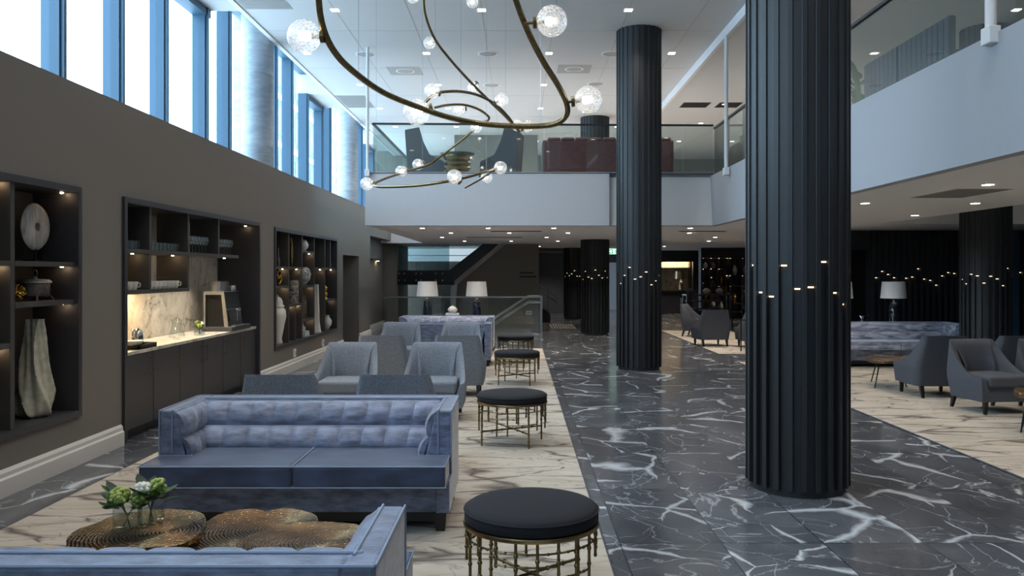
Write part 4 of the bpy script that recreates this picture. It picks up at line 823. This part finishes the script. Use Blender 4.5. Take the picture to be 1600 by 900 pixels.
lamp('white shaded glass lamp behind the silvery sofa, fully visible', (7.03, 15.35, .72)); lamp('white shaded glass lamp half hidden by the nearest black column', (6.03, 15.35, .72))
lamp('bronze shaded lamp on the counter of the far lit niche', (6.57, 33.1, .95), 'copper_lamp', .25, .27, 'copper_lamp')
for i in range(2): tag(MB().box(-1.56 + .02 * i, -1.24 - .03 * i, 17.3, 17.55, .70 + i * .045, .743 + i * .045).build('book', 'book_blue', bevel=.004), ['lower pale book under the white pumpkin vase', 'upper pale book under the white pumpkin vase'][i], 'book', 'books on the far console')
lathe_thing('pumpkin_vase', 'ceramic_white', [(.001, 0), (.06, 0), (.10, .05), (.10, .09), (.05, .14), (.012, .15), (.008, .175), (.001, .175)], (-1.40, 17.42, .79), 'round white lidded vase between the two far lamps', 'vase', mod=lambda a, z: 1 + .03 * math.cos(8 * a))
lathe_thing('silver_bowl', 'chrome', [(.001, 0), (.05, .0), (.02, .05), (.08, .09), (.19, .13), (.18, .135), (.07, .1), (.001, .07)], (6.42, 15.3, .72), 'wide silver bowl on the console behind the silvery sofa', 'bowl', mod=lambda a, z: 1 + .2 * math.cos(5 * a) * z * 6)
# ================================================ FAR RIGHT: bookcase, lit niche
bc = thing('bookcase', 'black bookcase with small lit compartments beyond the columns', 'bookcase', (8, 29, 0)); X0, X1, Z0, Z1 = 6.45, 9.4, .1, 2.16
MB().box(X0, X1, 29.3, 29.34, 0, SOF).build('back_panel', 'charcoal', bc, world=True); MB().box(X0, X1, 28.92, 28.97, Z1, SOF).build('cornice', 'flute_wall', bc, world=True); MB().box(X0, X0 + .04, 28.95, 29.3, 0, SOF).build('side_panel', 'charcoal', bc, world=True)
cols = [6.5, 6.78, 7.06, 7.34, 7.46, 7.9, 8.2, 8.6, 9.0, 9.36]; rr = random.Random(8); bits = []
for i in range(len(cols) - 1):
    MB().box(cols[i], cols[i] + .025, 28.97, 29.3, .1, Z1).build('divider', 'charcoal', bc, world=True); z = Z1; rw = 0
    while z > .5:
        h = rr.choice((.3, .38, .5, .62)); MB().box(cols[i] + .025, cols[i + 1], 28.97, 29.3, z - h, z - h + .025).build('shelf', 'charcoal', bc, world=True)
        MB().box(cols[i] + .06, cols[i] + .085, 29.15, 29.17, z - .004, z).build('spotlight', 'shelf_e', bc, world=True)
        bits.append(((cols[i] + cols[i + 1]) / 2 + .01, z - h + .025, min(cols[i + 1] - cols[i], .3), h, i, rw)); z -= h; rw += 1
for k, (x, z, wd, h, ci_, ri_) in enumerate(bits[::2]):
    m_ = ['ceramic_white', 'gold', 'zebra_pot', 'old_bronze'][k % 4]; R_ = min(wd * .3, .09)
    lathe_thing('shelf_vase', m_, [(.001, 0), (R_ * .5, 0), (R_, h * .2), (R_ * .8, h * .4), (R_ * .3, h * .5), (R_ * .4, h * .56)], (x, 29.12, z), 'small %s bookcase ornament, %s column from the left, %s shelf down' % (['white', 'gold', 'streaked', 'bronze'][k % 4], ORD[ci_], ORD[ri_]), 'ornament')
nb = thing('bar_counter', 'far lit bar niche with marble back and dark counter', 'bar', (6.6, 33.5, 0)); MB().box(5.6, 7.1, 33.6, 33.65, .9, 2.4).build('marble_back', 'marble_white', nb, world=True); MB().box(5.55, 7.1, 32.85, 33.6, .85, .92).build('counter_top', 'black_wood', nb, world=True)
MB().box(5.62, 7.08, 32.95, 33.55, 0, .85).build('counter_body', 'charcoal', nb, world=True); MB().box(5.6, 7.1, 33.35, 33.6, 1.82, 1.85).build('shelf', 'charcoal', nb, world=True); MB().box(5.7, 7.0, 33.3, 33.33, 2.2, 2.22).build('light_strip', 'bar_e', nb, world=True)
MB().box(5.62, 5.68, 33.3, 33.6, .92, 2.1).box(6.98, 7.06, 33.3, 33.6, .92, 2.1).build('uprights', 'charcoal', nb, world=True)
tb = thing('high_table', 'tall dark table with shelves beyond the far grey armchair', 'table', (5.4, 24.6, 0)); MB().box(5.0, 6.4, 24.4, 25.0, .96, 1.0).build('table_top', 'black_wood', tb, world=True)
for z in (.3, .55, .78): MB().box(5.05, 6.35, 24.42, 24.98, z, z + .025).build('shelf', 'black_metal', tb, world=True)
for x in (5.03, 6.37):
    for y in (24.43, 24.97): MB().box(x - .02, x + .02, y - .02, y + .02, 0, .96).build('leg', 'black_metal', tb, world=True)
for i, (px, py, rx, lab, mt) in enumerate(((1104, 466, .10, 'pale round knob ornament on the high table', 'ceramic_vase'), (1124, 475, .115, 'grey round disc ornament right of the pale one', 'vent_grey'), (1078, 468, .09, 'dark low ornament left end of the high table', 'old_bronze'))):
    p = P(px, py, 24.7); lathe_thing('table_ornament', mt, [(.001, -.09), (.05, -.085), (.11, -.03), (.12, .02), (.06, .085), (.001, .1)], (p.x, 24.7, max(p.z, 1.09)), lab, 'ornament')
ct = thing('side_table', 'slim black metal side table beside the dark armchairs', 'side table', (5.0, 17.0, 0)); MB().box(4.62, 5.2, 16.7, 17.1, .66, .68).build('table_top', 'black_metal', ct, world=True)
for x in (4.64, 5.18):
    for y in (16.72, 17.08): MB().box(x - .01, x + .01, y - .01, y + .01, .012, .66).build('leg', 'black_metal', ct, world=True)
# ================================================ UPPER GALLERY
def wing(label, loc, rz):
    r = thing('wing_chair', label, 'armchair', loc, rz, 'high-backed chairs on the gallery')
    prof = [(0, .12), (.06, 1.02), (-.22, 1.08), (-.30, .80), (-.42, .55), (-.70, .42), (-.72, .12)]
    for s in (-1, 1): MB().prism(prof, 'x', s * .40, s * .33).build('side', 'tweed_dark', r, bevel=.015)
    MB().prism([(0, .12), (.06, 1.02), (-.05, 1.03), (-.12, .12)], 'x', -.34, .34).build('backrest', 'tweed_dark', r, bevel=.015); MB().box(-.33, .33, -.70, -.1, .2, .42).build('seat', 'tweed_dark', r, bevel=.02)
    for x in (-.33, .33):
        for y in (-.66, -.05): MB().box(x - .02, x + .02, y - .02, y + .02, 0, .14).build('leg', 'black_wood', r)
wing('high-backed grey chair behind the gallery glass, facing right', (-2.2, 16.4, UP), PI / 2 + .1); wing('high-backed grey chair behind the gallery glass, facing left', (.0, 16.4, UP), -PI / 2 - .15)
dt = thing('drum_table', 'dark bronze drum side table between the gallery chairs', 'side table', (-1.18, 15.9, UP)); MB().lathe([(.25, 0), (.27, .06), (.23, .1), (.27, .15), (.23, .2), (.27, .25), (.23, .3), (.27, .35), (.23, .4), (.27, .45), (.27, .5)], 40).build('drum', 'antique_brass', dt, smooth=True)
MB().lathe([(.32, .5), (.33, .54)], 40).build('table_top', 'old_bronze', dt, smooth=True)
us = thing('maroon_sofa', 'dark maroon sofa seen from behind on the front gallery', 'sofa', (1.76, 16.3, UP)); MB().box(-1.2, 1.2, -.45, .45, .12, .4).build('base', 'maroon', us, bevel=.03); mb = MB(); tuft(mb, (-1.2, -.42, .38), (1.2, -.42, .38), (-1.2, -.44, .84), (1.2, -.44, .84), 8, 1, .05, (0, .2, 1), 6, .02) if False else None
MB().box(-1.2, 1.2, -.47, -.30, .2, .80).build('backrest', 'maroon', us, bevel=.04, seg=3)
for i in range(9): MB().box(-1.2 + i * .267, -.94 + i * .267, -.475, -.25, .76, .85).build('back_roll', 'maroon', us, bevel=.04, seg=3)
for s in (-1, 1): MB().box(s * 1.2 - .09, s * 1.2 + .05, -.45, .45, .15, .8).build('arm', 'maroon', us, bevel=.03); MB().box(s * 1.1 - .04, s * 1.1 + .04, -.4, -.32, 0, .12).build('leg', 'black_wood', us)
dl = thing('dome_lamp', 'small glowing white dome lamp on the gallery right of the middle column', 'lamp', (4.55, 20.6, UP)); MB().lathe([(.24, .42), (.22, .52), (.15, .62), (.05, .67), (.001, .675)], 28, cap=False).build('lamp_shade', emat('dome_e', '#ffeed0', 1.6), dl, smooth=True); MB().lathe([(.12, 0), (.12, .02), (.015, .03), (.015, .5)], 16).build('stand', 'black_metal', dl)
pl = thing('potted_plant', 'green leafy plant behind the right gallery glass', 'plant', (4.35, 10.4, UP)); MB().lathe([(.12, 0), (.16, .3), (.15, .32), (.13, .3)], 20).build('pot', 'charcoal', pl, smooth=True); rr = random.Random(4)
for k in range(46):
    a = rr.uniform(0, 2 * PI); e = rr.uniform(.1, 1.4); b = MB(); st_ = (.1 * math.cos(a), .1 * math.sin(a), .35 + .35 * rr.random()); leaf_mb(b, st_, (math.cos(a), math.sin(a), e), (0, 0, 1), rr.uniform(.18, .34), .08); b.build('leaf', 'leaf', pl, smooth=True)
bn = thing('ribbed_bench', 'ribbed grey bench seat behind the right gallery glass', 'bench', (4.5, 9.0, UP)); mb = MB()
for k in range(18): mb.box(-.3, -.22, -1.0 + k * .11, -.90 + k * .11, .35, .75)
mb.build('backrest', 'tweed_dark', bn, bevel=.02); MB().box(-.28, .35, -1, 1, 0, .42).build('seat', 'tweed_dark', bn, bevel=.03)
tag(MB().box(6.4, 8.6, 9.2, 9.9, UP, UP + .95).box(6.35, 8.65, 9.15, 9.95, UP + .95, UP + 1.0).build('service_counter', 'charcoal'), 'dark counter on the upper right gallery', 'counter')
# ================================================ CHANDELIER
ch = thing('chandelier', 'winding brass tube chandelier with crackled glass globes', 'chandelier', (-.3, 7.5, CEI))
GL = [(475, 57, 4.45, 509, 57), (862, 33, 4.76, 819, 37), (919, 156, 5.32, 884, 160), (651, 175, 5.5, 668, 171), (671, 67, 12.0, 681, 65), (675, 142, 9.6, 686, 146), (739, 137, 12.8, 742, 133), (784, 156, 10.5, 776, 160), (718, 171, 12.6, 727, 170),
      (808, 196, 12.6, 812, 202), (825, 197, 12.4, 815, 202), (744, 199, 12.8, 751, 195), (653, 257, 13.3, 661, 254), (627, 268, 12.4, 636, 266), (573, 287, 11.3, 585, 287), (710, 276, 10.0, 716, 282), (782, 262, 11.4, 770, 266), (760, 277, 12.4, 757, 276), (645, -4, 12.2, 655, -6), (738, 3, 12.4, 742, -6)]
def tubes(pts, rad=.0185, n=8): MB().tube(spline([P(*p) for p in pts], n), rad, 10).build('tube', 'antique_brass', ch, smooth=True, world=True)
tubes([(520, -110, 4.1), (502, -60, 4.2), (498, 0, 4.35), (507, 50, 4.45), (528, 88, 4.6), (560, 118, 4.8), (600, 145, 5.05), (650, 166, 5.25), (700, 183, 5.4), (750, 193, 5.5), (800, 197, 5.5), (845, 197, 5.48), (872, 192, 5.44), (886, 178, 5.4), (884, 158, 5.3), (870, 130, 5.15), (850, 98, 5.0), (830, 60, 4.85), (815, 25, 4.75), (806, 0, 4.7), (790, -50, 4.6), (760, -100, 4.5)])
tubes([(668, -60, 10.8), (662, -10, 11.1), (665, 25, 11.3), (680, 62, 11.6), (705, 95, 11.8), (735, 128, 12.0), (765, 158, 12.1), (790, 182, 12.2), (812, 206, 12.3)], .019)
tubes([(664, 160, 9.6), (675, 150, 9.7), (690, 144, 9.9), (720, 143, 10.3), (750, 150, 10.9), (775, 164, 11.4), (795, 184, 11.9), (806, 200, 12.2)], .019)
tubes([(680, 168, 11.6), (700, 164, 12.0), (725, 164, 12.4), (748, 171, 12.7), (763, 182, 12.8), (762, 188, 12.9), (750, 195, 12.95), (720, 220, 13.1), (690, 243, 13.2), (668, 258, 13.1), (645, 265, 12.8), (610, 276, 12.0), (588, 285, 11.4), (586, 290, 11.2), (600, 292, 10.9), (650, 290, 10.3), (700, 283, 10.0), (740, 274, 10.6), (772, 264, 11.4)], .019)
tubes([(772, 264, 11.4), (757, 276, 12.2), (727, 293, 12.8)], .018)
for px, py, Y, ax, ay in GL:
    c = P(px, py, Y); a = P(ax, ay, Y); d = (c - a); 
    if d.length < .02: d = Vector((.1, 0, 0))
    dn = d.normalized(); R_ = .09; base = c - dn * R_
    lampo = MB().tube([a, base + dn * .004], .009, 8).build('arm', 'antique_brass', ch, smooth=True, world=True)
    MB().tube([base - dn * .022, base - dn * .02, base + dn * .0, base + dn * .002], [.018, .034, .034, .03], 18).build('cap', 'antique_brass', ch, smooth=True, world=True)
    MB().sph(c, R_, 32, 20).build('globe', 'globe_glass', ch, smooth=True, world=True); MB().tube([base, base + dn * .05], .013, 10).build('socket', 'antique_brass', ch, smooth=True, world=True)
    MB().sph(base + dn * .075, .026, 14, 10).build('bulb', 'bulb', ch, smooth=True, world=True)
for px, py, Y in ((560, 118, 4.8), (845, 197, 5.48), (680, 62, 11.6), (790, 182, 12.2), (720, 143, 10.3), (588, 285, 11.4), (660, 262, 13.0), (760, 270, 11.0)):
    p = P(px, py, Y); MB().tube([(p.x, p.y, p.z), (p.x, p.y, CEI)], .0018, 5).build('cable', 'steel', ch, world=True)
